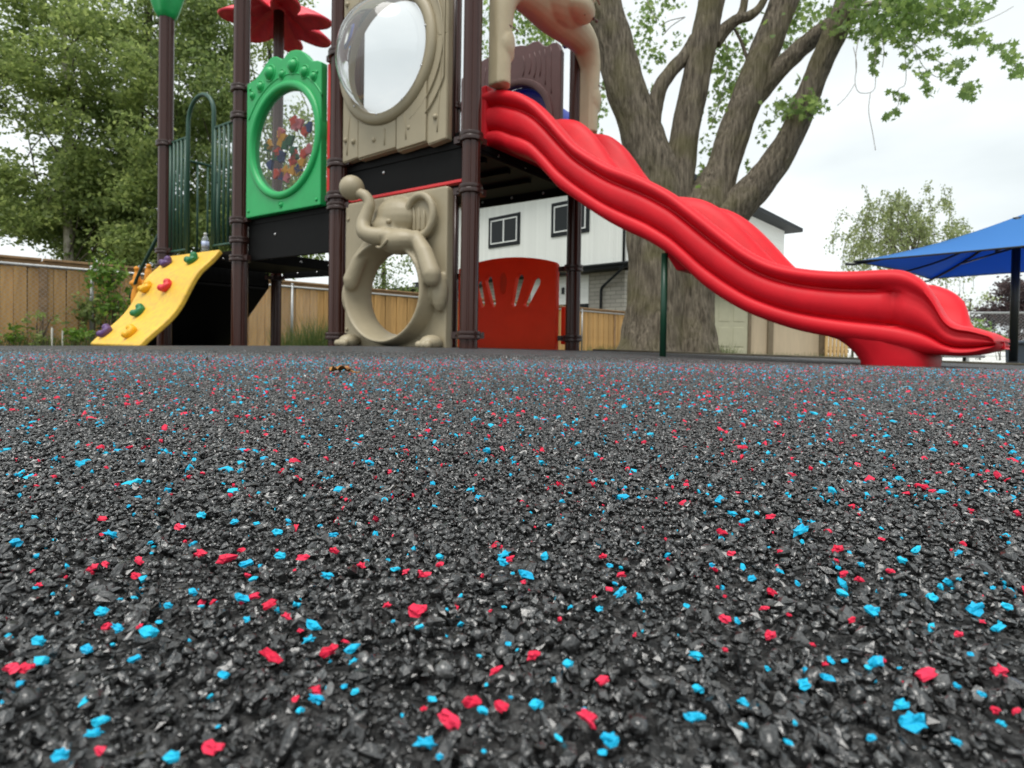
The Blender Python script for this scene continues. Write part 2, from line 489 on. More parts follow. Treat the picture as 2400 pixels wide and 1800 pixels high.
def siding_mat(name, col, vertical=True, step=.12, dark=.72):
    m = bpy.data.materials.new(name); m.use_nodes = True
    N = m.node_tree.nodes; L = m.node_tree.links; b = N['Principled BSDF']
    b.inputs['Roughness'].default_value = .6
    uv = N.new('ShaderNodeUVMap'); sp = N.new('ShaderNodeSeparateXYZ'); L.new(uv.outputs['UV'], sp.inputs[0])
    dv = N.new('ShaderNodeMath'); dv.operation = 'DIVIDE'; dv.inputs[1].default_value = step
    L.new(sp.outputs['X' if vertical else 'Y'], dv.inputs[0])
    fr = N.new('ShaderNodeMath'); fr.operation = 'FRACT'; L.new(dv.outputs[0], fr.inputs[0])
    rp = N.new('ShaderNodeValToRGB')
    rp.color_ramp.elements[0].position = .0; rp.color_ramp.elements[0].color = (0, 0, 0, 1)
    rp.color_ramp.elements[1].position = .14; rp.color_ramp.elements[1].color = (1, 1, 1, 1)
    L.new(fr.outputs[0], rp.inputs['Fac'])
    fl = N.new('ShaderNodeMath'); fl.operation = 'FLOOR'; L.new(dv.outputs[0], fl.inputs[0])
    wn_ = N.new('ShaderNodeTexWhiteNoise'); wn_.noise_dimensions = '1D'; L.new(fl.outputs[0], wn_.inputs['W'])
    mr = N.new('ShaderNodeMapRange'); mr.inputs['To Min'].default_value = .93; mr.inputs['To Max'].default_value = 1
    L.new(wn_.outputs['Value'], mr.inputs['Value'])
    mc = N.new('ShaderNodeMix'); mc.data_type = 'RGBA'; mc.blend_type = 'MULTIPLY'; mc.inputs['Factor'].default_value = 1
    mc.inputs[6].default_value = (*col, 1); L.new(mr.outputs['Result'], mc.inputs[7])
    L.new(mc.outputs[2], b.inputs['Base Color'])
    bp = N.new('ShaderNodeBump'); bp.inputs['Strength'].default_value = .8; bp.inputs['Distance'].default_value = .02
    L.new(rp.outputs['Color'], bp.inputs['Height']); L.new(bp.outputs['Normal'], b.inputs['Normal'])
    return m
M['siding'] = siding_mat('white_vertical_siding', (.80, .82, .78))
M['siding_lap'] = siding_mat('white_lap_siding', (.78, .79, .76), False, .16)
def brick_mat():
    m = bpy.data.materials.new('grey_brick'); m.use_nodes = True
    N = m.node_tree.nodes; L = m.node_tree.links; b = N['Principled BSDF']
    uv = N.new('ShaderNodeUVMap'); br = N.new('ShaderNodeTexBrick')
    br.inputs['Color1'].default_value = (.38, .36, .31, 1); br.inputs['Color2'].default_value = (.30, .285, .25, 1); br.inputs['Mortar'].default_value = (.20, .19, .17, 1)
    br.inputs['Scale'].default_value = 1; br.inputs['Brick Width'].default_value = .5; br.inputs['Row Height'].default_value = .16; br.inputs['Mortar Size'].default_value = .015
    L.new(uv.outputs['UV'], br.inputs['Vector']); L.new(br.outputs['Color'], b.inputs['Base Color'])
    b.inputs['Roughness'].default_value = .85
    return m
M['brick'] = brick_mat()

def ground_mat():
    m = mat('grass_and_soil', (.10, .11, .045), .95, col2=(.13, .10, .065), noise_scale=1.2, detail=8, bump=.6, bump_scale=25, bump_dist=.05)
    return m
M['ground'] = ground_mat()
M['concrete'] = mat('pale_concrete', (.72, .72, .69), .8, noise_amt=.08, noise_scale=2, detail=8, bump=.1)

def rubber_mat():
    """poured rubber crumb: seen as single granules near by, as speckle where they are too small to tell apart"""
    m = bpy.data.materials.new('rubber_crumb'); m.use_nodes = True
    N = m.node_tree.nodes; L = m.node_tree.links; b = N['Principled BSDF']
    tc = N.new('ShaderNodeTexCoord')
    v1 = N.new('ShaderNodeTexVoronoi'); v1.inputs['Scale'].default_value = 330; v1.inputs['Randomness'].default_value = 1
    L.new(tc.outputs['Object'], v1.inputs['Vector'])
    # grey value of each crumb
    s1 = N.new('ShaderNodeSeparateColor'); L.new(v1.outputs['Color'], s1.inputs[0])
    rp = N.new('ShaderNodeValToRGB')
    rp.color_ramp.elements[0].color = (.012, .012, .012, 1); rp.color_ramp.elements[1].color = (.085, .085, .084, 1)
    L.new(s1.outputs[0], rp.inputs['Fac'])
    # sparse coloured crumbs
    v2 = N.new('ShaderNodeTexVoronoi'); v2.inputs['Scale'].default_value = 240
    L.new(tc.outputs['Object'], v2.inputs['Vector'])
    s2 = N.new('ShaderNodeSeparateColor'); L.new(v2.outputs['Color'], s2.inputs[0])
    def gate(sock, lo):
        g = N.new('ShaderNodeMath'); g.operation = 'GREATER_THAN'; g.inputs[1].default_value = lo; L.new(sock, g.inputs[0])
        # where loose granules are laid as pieces the sheet below them is plain black
        sx = N.new('ShaderNodeSeparateXYZ'); L.new(tc.outputs['Object'], sx.inputs[0])
        fy = N.new('ShaderNodeMath'); fy.operation = 'GREATER_THAN'; fy.inputs[1].default_value = 1.3; L.new(sx.outputs['Y'], fy.inputs[0])
        mu = N.new('ShaderNodeMath'); mu.operation = 'MULTIPLY'; L.new(g.outputs[0], mu.inputs[0]); L.new(fy.outputs[0], mu.inputs[1])
        return mu.outputs[0]
    mr = N.new('ShaderNodeMix'); mr.data_type = 'RGBA'; L.new(gate(s2.outputs[0], .985), mr.inputs['Factor'])
    L.new(rp.outputs['Color'], mr.inputs[6]); mr.inputs[7].default_value = (.42, .06, .09, 1)
    mb_ = N.new('ShaderNodeMix'); mb_.data_type = 'RGBA'; L.new(gate(s2.outputs[1], .980), mb_.inputs['Factor'])
    L.new(mr.outputs[2], mb_.inputs[6]); mb_.inputs[7].default_value = (.04, .26, .40, 1)
    L.new(mb_.outputs[2], b.inputs['Base Color'])
    rr = N.new('ShaderNodeMapRange'); rr.inputs['To Min'].default_value = .38; rr.inputs['To Max'].default_value = .75
    L.new(s1.outputs[1], rr.inputs['Value']); L.new(rr.outputs['Result'], b.inputs['Roughness'])
    b.inputs['Specular IOR Level'].default_value = .6
    # relief
    n1 = N.new('ShaderNodeTexNoise'); n1.inputs['Scale'].default_value = 420; n1.inputs['Detail'].default_value = 2
    L.new(tc.outputs['Object'], n1.inputs['Vector'])
    ad = N.new('ShaderNodeMath'); ad.operation = 'SUBTRACT'; L.new(n1.outputs['Fac'], ad.inputs[0]); L.new(v1.outputs['Distance'], ad.inputs[1])
    bp = N.new('ShaderNodeBump'); bp.inputs['Strength'].default_value = 1; bp.inputs['Distance'].default_value = .004
    L.new(ad.outputs[0], bp.inputs['Height']); L.new(bp.outputs['Normal'], b.inputs['Normal'])
    return m
M['rubber'] = rubber_mat()
M['g_black'] = inst_mat('black_granule', (.002, .002, .002), (.026, .026, .025), .16, .95, .8, .62)
_rp = [n for n in M['g_black'].node_tree.nodes if n.type == 'VALTORGB'][0].color_ramp
_rp.elements[0].color = (.0015, .0015, .0015, 1)
_e = _rp.elements.new(.86); _e.color = (.007, .007, .007, 1)
_e = _rp.elements.new(.95); _e.color = (.032, .032, .032, 1)
_rp.elements[-1].color = (.11, .11, .108, 1)  # pale end of the ramp puts bright glints into some granules' colour
_b = M['g_black'].node_tree.nodes['Principled BSDF']
_b.inputs['Coat Weight'].default_value = .6; _b.inputs['Coat Roughness'].default_value = .14; _b.inputs['Coat IOR'].default_value = 1.65
M['g_red'] = inst_mat('red_granule', (.62, .010, .046), (.78, .03, .085), .5, .35, .6)
M['g_blue'] = inst_mat('blue_granule', (.004, .38, .64), (.015, .52, .76), .5, .35, .6)

# ================================================================== SETTING
C0 = (-.7, 3.6)
def g(x, y):
    w = min(1, max(0, (y - .9) / 2.1)); w = w * w * (3 - 2 * w)
    r_ = math.sqrt((x - C0[0]) ** 2 + (y - C0[1]) ** 2 + .2)
    return w * (.013 - .0185 * r_)

def far_edge(x):
    return float(np.interp(x, [-9, -1.2, .6, 1.2, 4.5, 9], [6.9, 6.9, 5.3, 4.75, 4.05, 3.4]))

# ground
gm = MB()
xs = [-150, -60, -20, -10, -5, 0, 5, 10, 20, 60, 150]; ys = [-60, -10, 0, 4, 8, 12, 20, 40, 80, 200]
for y in ys:
    for x in xs: gm.v.append((x, y, -.30 - (.0 if y < 14 else .0)))
nx = len(xs)
for j in range(len(ys) - 1):
    for i in range(nx - 1): gm.f.append((j * nx + i, j * nx + i + 1, (j + 1) * nx + i + 1, (j + 1) * nx + i))
tag(gm.build('ground', M['ground']), kind='structure')

# rubber play surface
rm = MB()
cx = [-9, -7, -5.5, -4.5, -3.8, -3.2, -2.7, -2.2, -1.8, -1.4, -1.0, -.7, -.4, -.1, .2, .5, .8, 1.1, 1.5, 1.9, 2.4, 3, 3.6, 4.5, 6, 9]
ROWS = 40
for x in cx:
    e = far_edge(x)
    for j in range(ROWS + 1):
        y = -1.5 + (e + 1.5) * j / ROWS
        rm.v.append((x, y, g(x, y)))
    rm.v.append((x, e + .004, -.29))
nr = ROWS + 2
for i in range(len(cx) - 1):
    for j in range(nr - 1): rm.f.append((i * nr + j, (i + 1) * nr + j, (i + 1) * nr + j + 1, i * nr + j + 1))
rubber = tag(rm.build('rubber_play_surface', M['rubber'], smooth=False),
             'black poured rubber play surface speckled with red and blue granules', None, None, 'structure')

# pale concrete yard at the far side
cm = MB(); cm.box((27, 36, -.284), (38, 50, .02))
tag(cm.build('concrete_yard', M['concrete']), kind='structure')

# ------------------------------------------------------------------ rubber granules
def chip_mesh(name, m, seed, seg=6, rings=4, elong=1.0, flat=.6, rough=.35):
    r_ = random.Random(seed)
    b = MB(); n = seg
    vs = []
    ax = Vector((1 * elong, .75, flat))
    for j in range(1, rings):
        ph = math.pi * j / rings
        for k in range(n):
            th = 2 * math.pi * (k + .3 * r_.random()) / n
            q = 1 + r_.uniform(-rough, rough)
            vs.append(Vector((ax.x * math.sin(ph) * math.cos(th), ax.y * math.sin(ph) * math.sin(th), -ax.z * math.cos(ph))) * q)
    vs += [Vector((0, 0, -ax.z * .8)), Vector((r_.uniform(-.2, .2), r_.uniform(-.2, .2), ax.z * r_.uniform(.6, 1.2)))]
    fs = []
    bi, ti = len(vs) - 2, len(vs) - 1
    for j in range(rings - 2):
        for k in range(n):
            k2 = (k + 1) % n; a, b_, c, d = j * n + k, j * n + k2, (j + 1) * n + k2, (j + 1) * n + k
            if r_.random() < .5: fs += [(a, b_, c), (a, c, d)]
            else: fs += [(a, b_, d), (b_, c, d)]
    for k in range(n):
        k2 = (k + 1) % n
        fs += [(bi, k2, k), (ti, (rings - 2) * n + k, (rings - 2) * n + k2)]
    b.add(vs, fs)
    return b.mesh(name, m, smooth=(seed >= 500 and seed < 600 and seed % 3 == 0))

# the large coloured granules that can be told apart one by one: (x, y, width) in photograph pixels
def zoomed(lst, x0, y0, s): return [(x0 + x * s, y0 + y * s, w * s) for x, y, w in lst]
sA, sB = .3617, .3013
big_red = zoomed([(80,1030,140),(170,1020,110),(880,420,80),(600,370,90),(685,345,70),(900,322,70),(250,475,60),(1300,280,100),(1475,320,140),(1565,255,70),(1165,105,80),(1960,305,90),(2165,258,80),(1650,555,90),(1745,610,110),(1855,680,90),(1945,775,50),(1760,945,150),(2130,915,150),(1380,1540,150),(650,1550,100),(905,745,55),(1910,380,35),(665,50,70)], 0, 1200, sA)
big_red += zoomed([(155,88,100),(500,140,70),(650,165,105),(765,85,80),(590,450,180),(1155,440,35),(2035,20,80),(2180,165,90),(2080,275,70),(1965,335,60),(1490,800,130),(1200,910,105),(1015,1165,190),(1245,1190,130),(835,1285,200),(640,1205,70),(1925,1290,200),(2030,990,110),(350,400,90),(1310,45,90),(30,680,60)], 800, 1300, sB)
big_red += zoomed([(255,140,90),(315,275,65),(565,38,70),(1000,252,100),(1000,320,50),(940,130,60),(625,258,50),(575,530,90),(525,628,65),(690,672,50),(275,700,90),(270,548,35),(565,810,110),(845,865,55),(275,898,50),(920,990,60),(1040,412,70),(1140,445,85),(1345,390,70),(1290,182,50),(1090,705,60),(1785,800,75),(1945,715,50),(1570,1070,140),(2045,1040,140),(2025,1295,90),(2155,1295,70),(1830,1645,110),(1750,250,35),(1430,1105,35)], 1600, 1200, sA)
big_blue = zoomed([(110,210,120),(225,40,50),(720,152,85),(1310,28,85),(1520,70,70),(1665,80,50),(1800,140,100),(1870,65,50),(2165,155,60),(2075,92,45),(1250,215,65),(975,205,45),(985,268,30),(1820,292,90),(1600,345,95),(1685,352,50),(1645,440,65),(2125,422,80),(1255,527,85),(870,560,45),(780,568,35),(1095,612,75),(660,655,110),(1570,570,100),(1600,700,75),(1035,720,50),(760,765,85),(975,790,150),(2030,750,120),(2000,835,90),(258,845,110),(565,900,105),(875,960,85),(130,1118,85),(1455,1068,85),(2055,1225,100),(1950,1290,75),(650,1370,130),(610,1440,110),(400,1585,140),(1120,1600,130),(1370,1620,70),(15,1235,40),(1415,1395,40),(230,495,35)], 0, 1200, sA)
big_blue += zoomed([(770,22,85),(420,122,80),(1260,15,110),(1265,72,110),(1335,150,45),(1440,172,130),(2090,92,80),(2135,235,60),(2180,300,110),(825,432,45),(1265,412,45),(1780,412,50),(2010,428,80),(405,522,45),(610,570,75),(820,635,35),(1305,702,65),(1075,795,45),(1770,855,120),(85,745,130),(90,835,70),(25,1030,70),(110,1072,85),(710,1135,90),(475,1252,55),(1110,1230,120),(1320,1115,40),(1525,1175,150),(1885,1205,50),(650,1480,170),(770,1575,85),(1110,1535,60),(1690,1435,75),(2090,1450,210),(2040,1550,90)], 800, 1300, sB)
big_blue += zoomed([(325,18,60),(485,12,45),(400,65,70),(760,130,120),(190,350,60),(450,437,75),(630,390,55),(745,468,60),(1040,540,100),(1160,348,60),(1425,322,90),(1515,252,80),(1785,272,60),(1230,655,140),(1620,565,110),(1430,543,45),(355,712,70),(30,618,60),(90,940,85),(105,1155,100),(75,1345,140),(395,1385,65),(550,1022,60),(790,1130,130),(940,1085,90),(960,970,80),(1055,970,50),(1260,985,110),(1205,1015,65),(1405,1015,35),(1410,1260,120),(1500,1380,220),(1225,1470,80),(685,1500,65),(730,1372,55),(1555,1625,130),(1780,1500,70),(1780,1135,70),(1940,1190,75),(2060,1375,75),(1900,640,160),(2010,495,45),(2045,760,90),(2100,620,100),(1870,928,55)], 1600, 1200, sA)

taken = []
for lst, nm, mk in ((big_red, 'red_granule', 'g_red'), (big_blue, 'blue_granule', 'g_blue')):
    meshes = [chip_mesh(nm, M[mk], 40 + i + (100 if nm[0] == 'b' else 0), 9, 5, 1.0 + .5 * (i % 3) / 2, .60, .50) for i in range(9)]
    for i, (px, py, w) in enumerate(lst):
        if py > 1782: continue
        p = at_ground(px, py, .0034)
        half = .5 * w * p.y / FPX * .66
        p.z += min(.0016, half * .35)
        taken.append((p.x, p.y, half))
        m4 = Matrix.Translation(p) @ Matrix.Rotation(random.uniform(-.45, .45), 4, 'Z') @ Matrix.Rotation(random.uniform(-.5, .5), 4, 'Y') @ Matrix.Rotation(random.uniform(-.2, .6), 4, 'X') @ Matrix.Diagonal((half, half, half, 1))
        instance(nm, meshes[i % 9], m4, rubber)

def scatter(name, pts, rots, scl, meshes, parent, kind='stuff'):
    """loose pieces instanced on points with geometry nodes"""
    me = bpy.data.meshes.new(name)
    n = len(pts)
    me.vertices.add(n)
    me.vertices.foreach_set('co', np.asarray(pts, dtype=np.float32).ravel())
    a = me.attributes.new('rot', 'FLOAT_VECTOR', 'POINT'); a.data.foreach_set('vector', np.asarray(rots, dtype=np.float32).ravel())
    a = me.attributes.new('scl', 'FLOAT_VECTOR', 'POINT'); a.data.foreach_set('vector', np.asarray(scl, dtype=np.float32).ravel())
    a = me.attributes.new('pick', 'INT', 'POINT'); a.data.foreach_set('value', rng.integers(0, len(meshes), n).astype(np.int32))
    me.update()
    o = bpy.data.objects.new(name, me)
    link(o, parent)
    o['kind'] = kind
    ng = bpy.data.node_groups.new(name + '_scatter', 'GeometryNodeTree')
    ng.interface.new_socket('Geometry', in_out='INPUT', socket_type='NodeSocketGeometry')
    ng.interface.new_socket('Geometry', in_out='OUTPUT', socket_type='NodeSocketGeometry')
    N = ng.nodes; L = ng.links
    gi = N.new('NodeGroupInput'); go = N.new('NodeGroupOutput')
    iop = N.new('GeometryNodeInstanceOnPoints')
    g2i = N.new('GeometryNodeGeometryToInstance')
    for k, mm in enumerate(reversed(meshes)):
        # the source pieces live inside this node tree as mesh objects that are not in the scene
        so = bpy.data.objects.new(name + '_piece', mm)
        oi = N.new('GeometryNodeObjectInfo'); oi.inputs['Object'].default_value = so; oi.inputs['As Instance'].default_value = False
        L.new(oi.outputs['Geometry'], g2i.inputs[0])
    def attr(nm, t):
        q = N.new('GeometryNodeInputNamedAttribute'); q.data_type = t; q.inputs['Name'].default_value = nm; return q.outputs['Attribute']
    L.new(gi.outputs[0], iop.inputs['Points'])
    L.new(g2i.outputs[0], iop.inputs['Instance'])
    iop.inputs['Pick Instance'].default_value = True
    L.new(attr('pick', 'INT'), iop.inputs['Instance Index'])
    e2r = N.new('FunctionNodeEulerToRotation'); L.new(attr('rot', 'FLOAT_VECTOR'), e2r.inputs[0]); L.new(e2r.outputs[0], iop.inputs['Rotation'])
    L.new(attr('scl', 'FLOAT_VECTOR'), iop.inputs['Scale'])
    L.new(iop.outputs[0], go.inputs[0])
    md = o.modifiers.new('scatter', 'NODES'); md.node_group = ng
    return o

def field(n_per_m2, y0, y1, fade0, spread=1.08, margin=.07):
    """random points over the ground the lens could see, thinning out beyond fade0"""
    area = spread * (y1 ** 2 - y0 ** 2) + 2 * margin * (y1 - y0)
    n = int(area * n_per_m2)
    # density grows with width
    u = rng.random(n)
    y = np.sqrt(y0 ** 2 + u * (y1 ** 2 - y0 ** 2))
    x = (rng.random(n) * 2 - 1) * (spread * y + margin)
    keep = rng.random(n) < np.clip((y1 - y) / max(1e-6, y1 - fade0), 0, 1)
    return x[keep], y[keep]

gv = np.vectorize(g)
def granules(name, mk, dens, y0, y1, fade0, size, zoff, seed, lim=None, nvar=10, part=None):
    x, y = field(dens, y0, y1, fade0)
    if lim is not None:
        # keep clear of the frame part where the large ones were laid one by one
        v = FPX * EYE / y
        keep = v < lim
        # outside the picture to the sides they go on
        keep |= np.abs(x / y) > .95
        x, y = x[keep], y[keep]
    if mk == 'g_black' and y0 < .1:       # leave room where the large coloured ones lie
        keep = np.ones(len(x), bool)
        near = np.where(y < .32)[0]
        for tx, ty, th in taken:
            hit = near[(x[near] - tx) ** 2 + (y[near] - ty) ** 2 < (th * .95 + .0004) ** 2]
            keep[hit] = False
        x, y = x[keep], y[keep]
    n = len(x)
    s = size * np.exp(rng.normal(0, .42, n)); s = np.clip(s, size * .4, size * 2.2)
    z = gv(x, y) + zoff[0] + rng.random(n) * (zoff[1] - zoff[0])
    rot = np.stack([rng.normal(0, .55, n), rng.normal(0, .55, n), rng.random(n) * 6.28], 1)
    sc = np.stack([s * rng.uniform(.8, 1.4, n), s, s * rng.uniform(.8, 1.35, n)], 1)
    meshes = [chip_mesh(name + '_piece', M[mk], seed + i, 6, 4, 1.0, .6, .42) for i in range(nvar)]
    return scatter(name, np.stack([x, y, z], 1), rot, sc, meshes, rubber)
granules('black_granules', 'g_black', 520000, .045, 1.15, 0.45, .00086, (-.0010, .0030), 500, nvar=14)
granules('fine_black_granules', 'g_black', 300000, .045, .55, .25, .0006, (.0002, .0026), 560)
granules('far_black_granules', 'g_black', 60000, .70, 2.6, 1.3, .0018, (-.0012, .0014), 580)
granules('red_granules', 'g_red', 5600, .10, 2.0, .45, .00120, (.0012, .0026), 600, lim=400)
granules('blue_granules', 'g_blue', 9000, .10, 2.0, .45, .00110, (.0012, .0026), 700, lim=400)
# a few small coloured ones among the large
granules('small_red_granules', 'g_red', 3000, .08, .22, .19, .0006, (.0014, .0028), 620)
granules('small_blue_granules', 'g_blue', 6000, .08, .22, .19, .0006, (.0014, .0028), 640)
# ================================================================== PLAY STRUCTURE
P1, P2, P3, P4, P5 = (-3.51, 5.6), (-2.41, 4.9), (-1.325, 4.2), (-.275, 3.5), (.483, 4.45)
P6 = (P3[0] + P5[0] - P4[0], P3[1] + P5[1] - P4[1])
P7 = (-2.77, 6.5)
P8 = (P2[0] + P6[0] - P3[0], P2[1] + P6[1] - P3[1])
play = empty('play_structure', (-1.0, 4.6, g(-1, 4.6)),
             'multi-coloured plastic and metal play structure with red wave slide and brown posts', 'play structure')

PR = .057
def flute(th, i):
    return 1 - .055 * (math.cos(th * 6) > .86)

def clamp_at(post, P, h, toward=None, big=1.0):
    b = MB()
    b.lathe([(PR * 1.0, -.028), (PR * 1.28, -.026), (PR * 1.34, -.012), (PR * 1.26, 0), (PR * 1.34, .012), (PR * 1.28, .026), (PR * 1.0, .028)], 20, (P[0], P[1], h))
    for q in (toward or []):
        d = Vector((q[0] - P[0], q[1] - P[1], 0)).normalized()
        s = Vector((-d.y, d.x, 0))
        m = Matrix((d, s, Vector((0, 0, 1)))).transposed()
        b.box(Vector((P[0], P[1], h)) + d * (PR + .028), (.08, .04, .042), m)
        b.ball(Vector((P[0], P[1], h)) + d * (PR + .03) + s * .016, (.011, .011, .011), 8)
        b.ball(Vector((P[0], P[1], h)) + d * (PR + .03) - s * .016, (.011, .011, .011), 8)
    return b.build('clamp', M['clamp'], post, smooth=True, sharp=40)

def make_post(P, top, clamps, pr=.058):
    global PR
    PR = pr
    z0 = g(*P) - .03
    b = MB()
    n = 96
    def fl(th, j): return 1 - .09 * max(0, min(1, (math.cos(th * 8 + .6) - .55) * 4))
    b.lathe([(PR, z0), (PR, top)], n, (P[0], P[1], 0), fl=fl)
    o = b.build('post', M['post'], play, smooth=True, sharp=50)
    for h, tw in clamps: clamp_at(o, P, h, tw)
    return o

post1 = make_post(P1, 3.25, [(1.97, [P2, P7]), (.90, [P2]), (.74, [P2, P7])], pr=.067)
post2 = make_post(P2, 4.1, [(2.22, [P3]), (1.98, [P1]), (1.07, [P3, P1]), (.90, [P1]), (.74, [P1, P3])], pr=.067)
post3 = make_post(P3, 4.1, [(2.75, [P4]), (2.18, [P2]), (1.36, [P4]), (1.12, [P2, P4]), (1.04, [P4]), (.07, [P4])], pr=.067)
post4 = make_post(P4, 4.1, [(1.325, [P3, P5]), (1.00, [P3, P5]), (.085, [P3, P5])])
post5 = make_post(P5, 4.1, [(1.31, [P6, P4]), (.64, [P6]), (.08, [P6]), (2.45, [P6])])
post6 = make_post(P6, 4.1, [(1.31, [P5]), (.64, [P5]), (2.2, [P5]), (1.8, [P3])])
post7 = make_post(P7, 3.97, [(.74, [P1, P8])])
post8 = make_post(P8, 4.1, [(1.07, [P2]), (.74, [P7])])

# leaf shaped cap on the first post, seen from below
b = MB()
capz = 3.22
prof = [(.062, capz), (.075, capz + .005), (.10, capz + .05), (.135, capz + .16), (.165, capz + .28), (.19, capz + .40), (.17, capz + .46), (.10, capz + .55), (.02, capz + .62)]
b.lathe(prof, 40, (P1[0], P1[1], 0), fl=lambda th, j: 1 + (.10 if j > 1 else .02) * math.cos(5 * th))
cap = b.build('leaf_cap', M['green'], post1, smooth=True)

# drooping flower on the rear post
b = MB()
nth, nrr = 96, 12
fz = 3.88
for j in range(nrr + 1):
    q = j / nrr
    for k in range(nth):
        th = 2 * math.pi * k / nth
        pet = abs(math.cos(3.5 * th + .4)) ** .55
        rad = q * (.24 + .40 * pet)
        if rad < .05: rad = .05 * q / (1 / nrr) if q < 1 / nrr else max(rad, .05)
        rel = q
        z = fz + .03 - .22 * rel ** 1.6 + .05 * math.sin(rel * 3) * (pet - .5)
        b.v.append((P7[0] + rad * math.cos(th), P7[1] + rad * math.sin(th), z))
for j in range(nrr):
    for k in range(nth):
        k2 = (k + 1) % nth
        b.f.append((j * nth + k, j * nth + k2, (j + 1) * nth + k2, (j + 1) * nth + k))
fo = b.build('flower', M['red_flower'], post7, smooth=True)
sd = fo.modifiers.new('solid', 'SOLIDIFY'); sd.thickness = .03; sd.offset = 1
b = MB(); b.lathe([(.06, fz - .05), (.085, fz - .03), (.09, fz + .0), (.06, fz + .03)], 20, (P7[0], P7[1], 0))
b.build('flower_collar', M['red_flower'], post7, smooth=True)

# ---- decks
def slab(poly, z0, z1, name, inset=0, m='black'):
    c = Vector((sum(p[0] for p in poly) / len(poly), sum(p[1] for p in poly) / len(poly), 0))
    pts = [Vector((p[0], p[1], 0)) for p in poly]
    pts = [p + (c - p).normalized() * inset for p in pts]
    b = MB(); n = len(pts)
    b.add([p + Vector((0, 0, z0)) for p in pts] + [p + Vector((0, 0, z1)) for p in pts],
          [tuple(range(n - 1, -1, -1)), tuple(range(n, 2 * n))] + [(i, (i + 1) % n, n + (i + 1) % n, n + i) for i in range(n)])
    return b.build(name, M[m], play)
CAM2 = (0, 0)
F34 = Face(P3, P4, CAM2); F23 = Face(P2, P3, CAM2); F12 = Face(P1, P2, CAM2)
F65 = Face(P6, P5, CAM2); F45 = Face(P4, P5, (3, 2)); F28 = Face(P2, P8, (0, 3)); F17 = Face(P1, P7, (-6, 7))
F36 = Face(P3, P6, (3, 4)); F78 = Face(P7, P8, (0, 0))

def bar(face, a0, a1, z0, z1, c, th, name, m, parent, bevel=0):
    b = MB()
    b.hexa([face.p(a0, z0, c - th / 2), face.p(a1, z0, c - th / 2), face.p(a1, z0, c + th / 2), face.p(a0, z0, c + th / 2),
            face.p(a0, z1, c - th / 2), face.p(a1, z1, c - th / 2), face.p(a1, z1, c + th / 2), face.p(a0, z1, c + th / 2)])
    return b.build(name, M[m], parent, bevel=bevel)
def screw(face, a, z, c, parent, m='bolt', r_=.012):
    b = MB(); b.lathe([(r_, 0), (r_, .004), (r_ * .5, .008)], 10, face.p(a, z, c), Matrix((face.u, Vector((0, 0, 1)), face.n)).transposed())
    return b.build('screw', M[m], parent, smooth=True)

deckA = slab([P3, P4, P5, P6], 1.295, 1.335, 'deck', .04)
deckB = slab([P2, P3, P6, P8], 1.03, 1.07, 'deck', .045)
deckC = slab([P1, P2, P8, P7], .79, .83, 'deck', .05)
for dk, fc, ln, zt, zb in ((deckA, F34, F34.len, 1.40, 1.085), (deckB, F23, F23.len, 1.12, .72), (deckC, F28, F28.len, .835, .735), (deckC, F12, F12.len, .80, .73), (deckA, F65, F65.len, 1.335, 1.25), (deckA, F45, F45.len, 1.335, 1.27), (deckA, F36, F36.len, 1.335, 1.26), (deckB, F78, F78.len, .835, .735)):
    s = bar(fc, .062, ln - .062, zb, zt, -.052, .03, 'deck_skirt', 'black', dk, .004)
    for q in ((.35,) if fc in (F34, F23) else (.25, .5, .75)): screw(fc, ln * q, (zb + zt) / 2, -.0368, s)
# ribs under the upper deck
for q in (.25, .5, .75):
    bar(F34, .1, F34.len - .1, 1.265, 1.296, -1.15 * q, .03, 'deck_rib', 'black', deckA)
bar(F34, .1, F34.len - .08, 1.062, 1.083, -.03, .05, 'red_rail', 'hold_red', play, .004)

# ---- upper tan plank panel with round bubble window
tanp = None
edges = [.075, .25, .64, .92, 1.085]
bots = [1.352, 1.350, 1.340, 1.334]
WC = (.52, 2.02)
mb = MB()
ol = []
for i in range(4):
    ol += [(edges[i] + .002, bots[i] - .006), (edges[i + 1] - .002, bots[i] + .010)]
ol += [(1.085, 2.72), (.075, 2.72)]
tan_panel = F34.plate(ol, [circle(*WC, .40, 48)], -.03, .03).build('plank_panel', M['tan'], play, bevel=.008)
tan_panel['label'] = 'tan plastic panel moulded like planks with clear dome window'
# raised planks with moulded grain
def ellipse_cut(a0, a1, b0, b1, r_):
    return None
for i in range(4):
    a0, a1 = edges[i] + .006, edges[i + 1] - .006
    b0 = bots[i] + .004
    th = .034 + .006 * ((i * 7) % 3)
    # planks stop round the window ring
    def col(a):
        d = r2 = .475 ** 2 - (a - WC[0]) ** 2
        return math.sqrt(d) if d > 0 else 0
    na = 9
    for seg in ('low', 'high'):
        loop = []
        if seg == 'low':
            pts_top = [(a0 + (a1 - a0) * k / na, WC[1] - col(a0 + (a1 - a0) * k / na)) for k in range(na + 1)]
            loop = [(a0, b0), (a1, b0 + .012)] + list(reversed(pts_top))
        else:
            pts_b = [(a0 + (a1 - a0) * k / na, WC[1] + col(a0 + (a1 - a0) * k / na) + .002) for k in range(na + 1)]
            loop = pts_b + [(a1, 2.71), (a0, 2.71)]
        F34.plate(loop, [], .028, th).build('plank', M['tan'], tan_panel, bevel=.006)
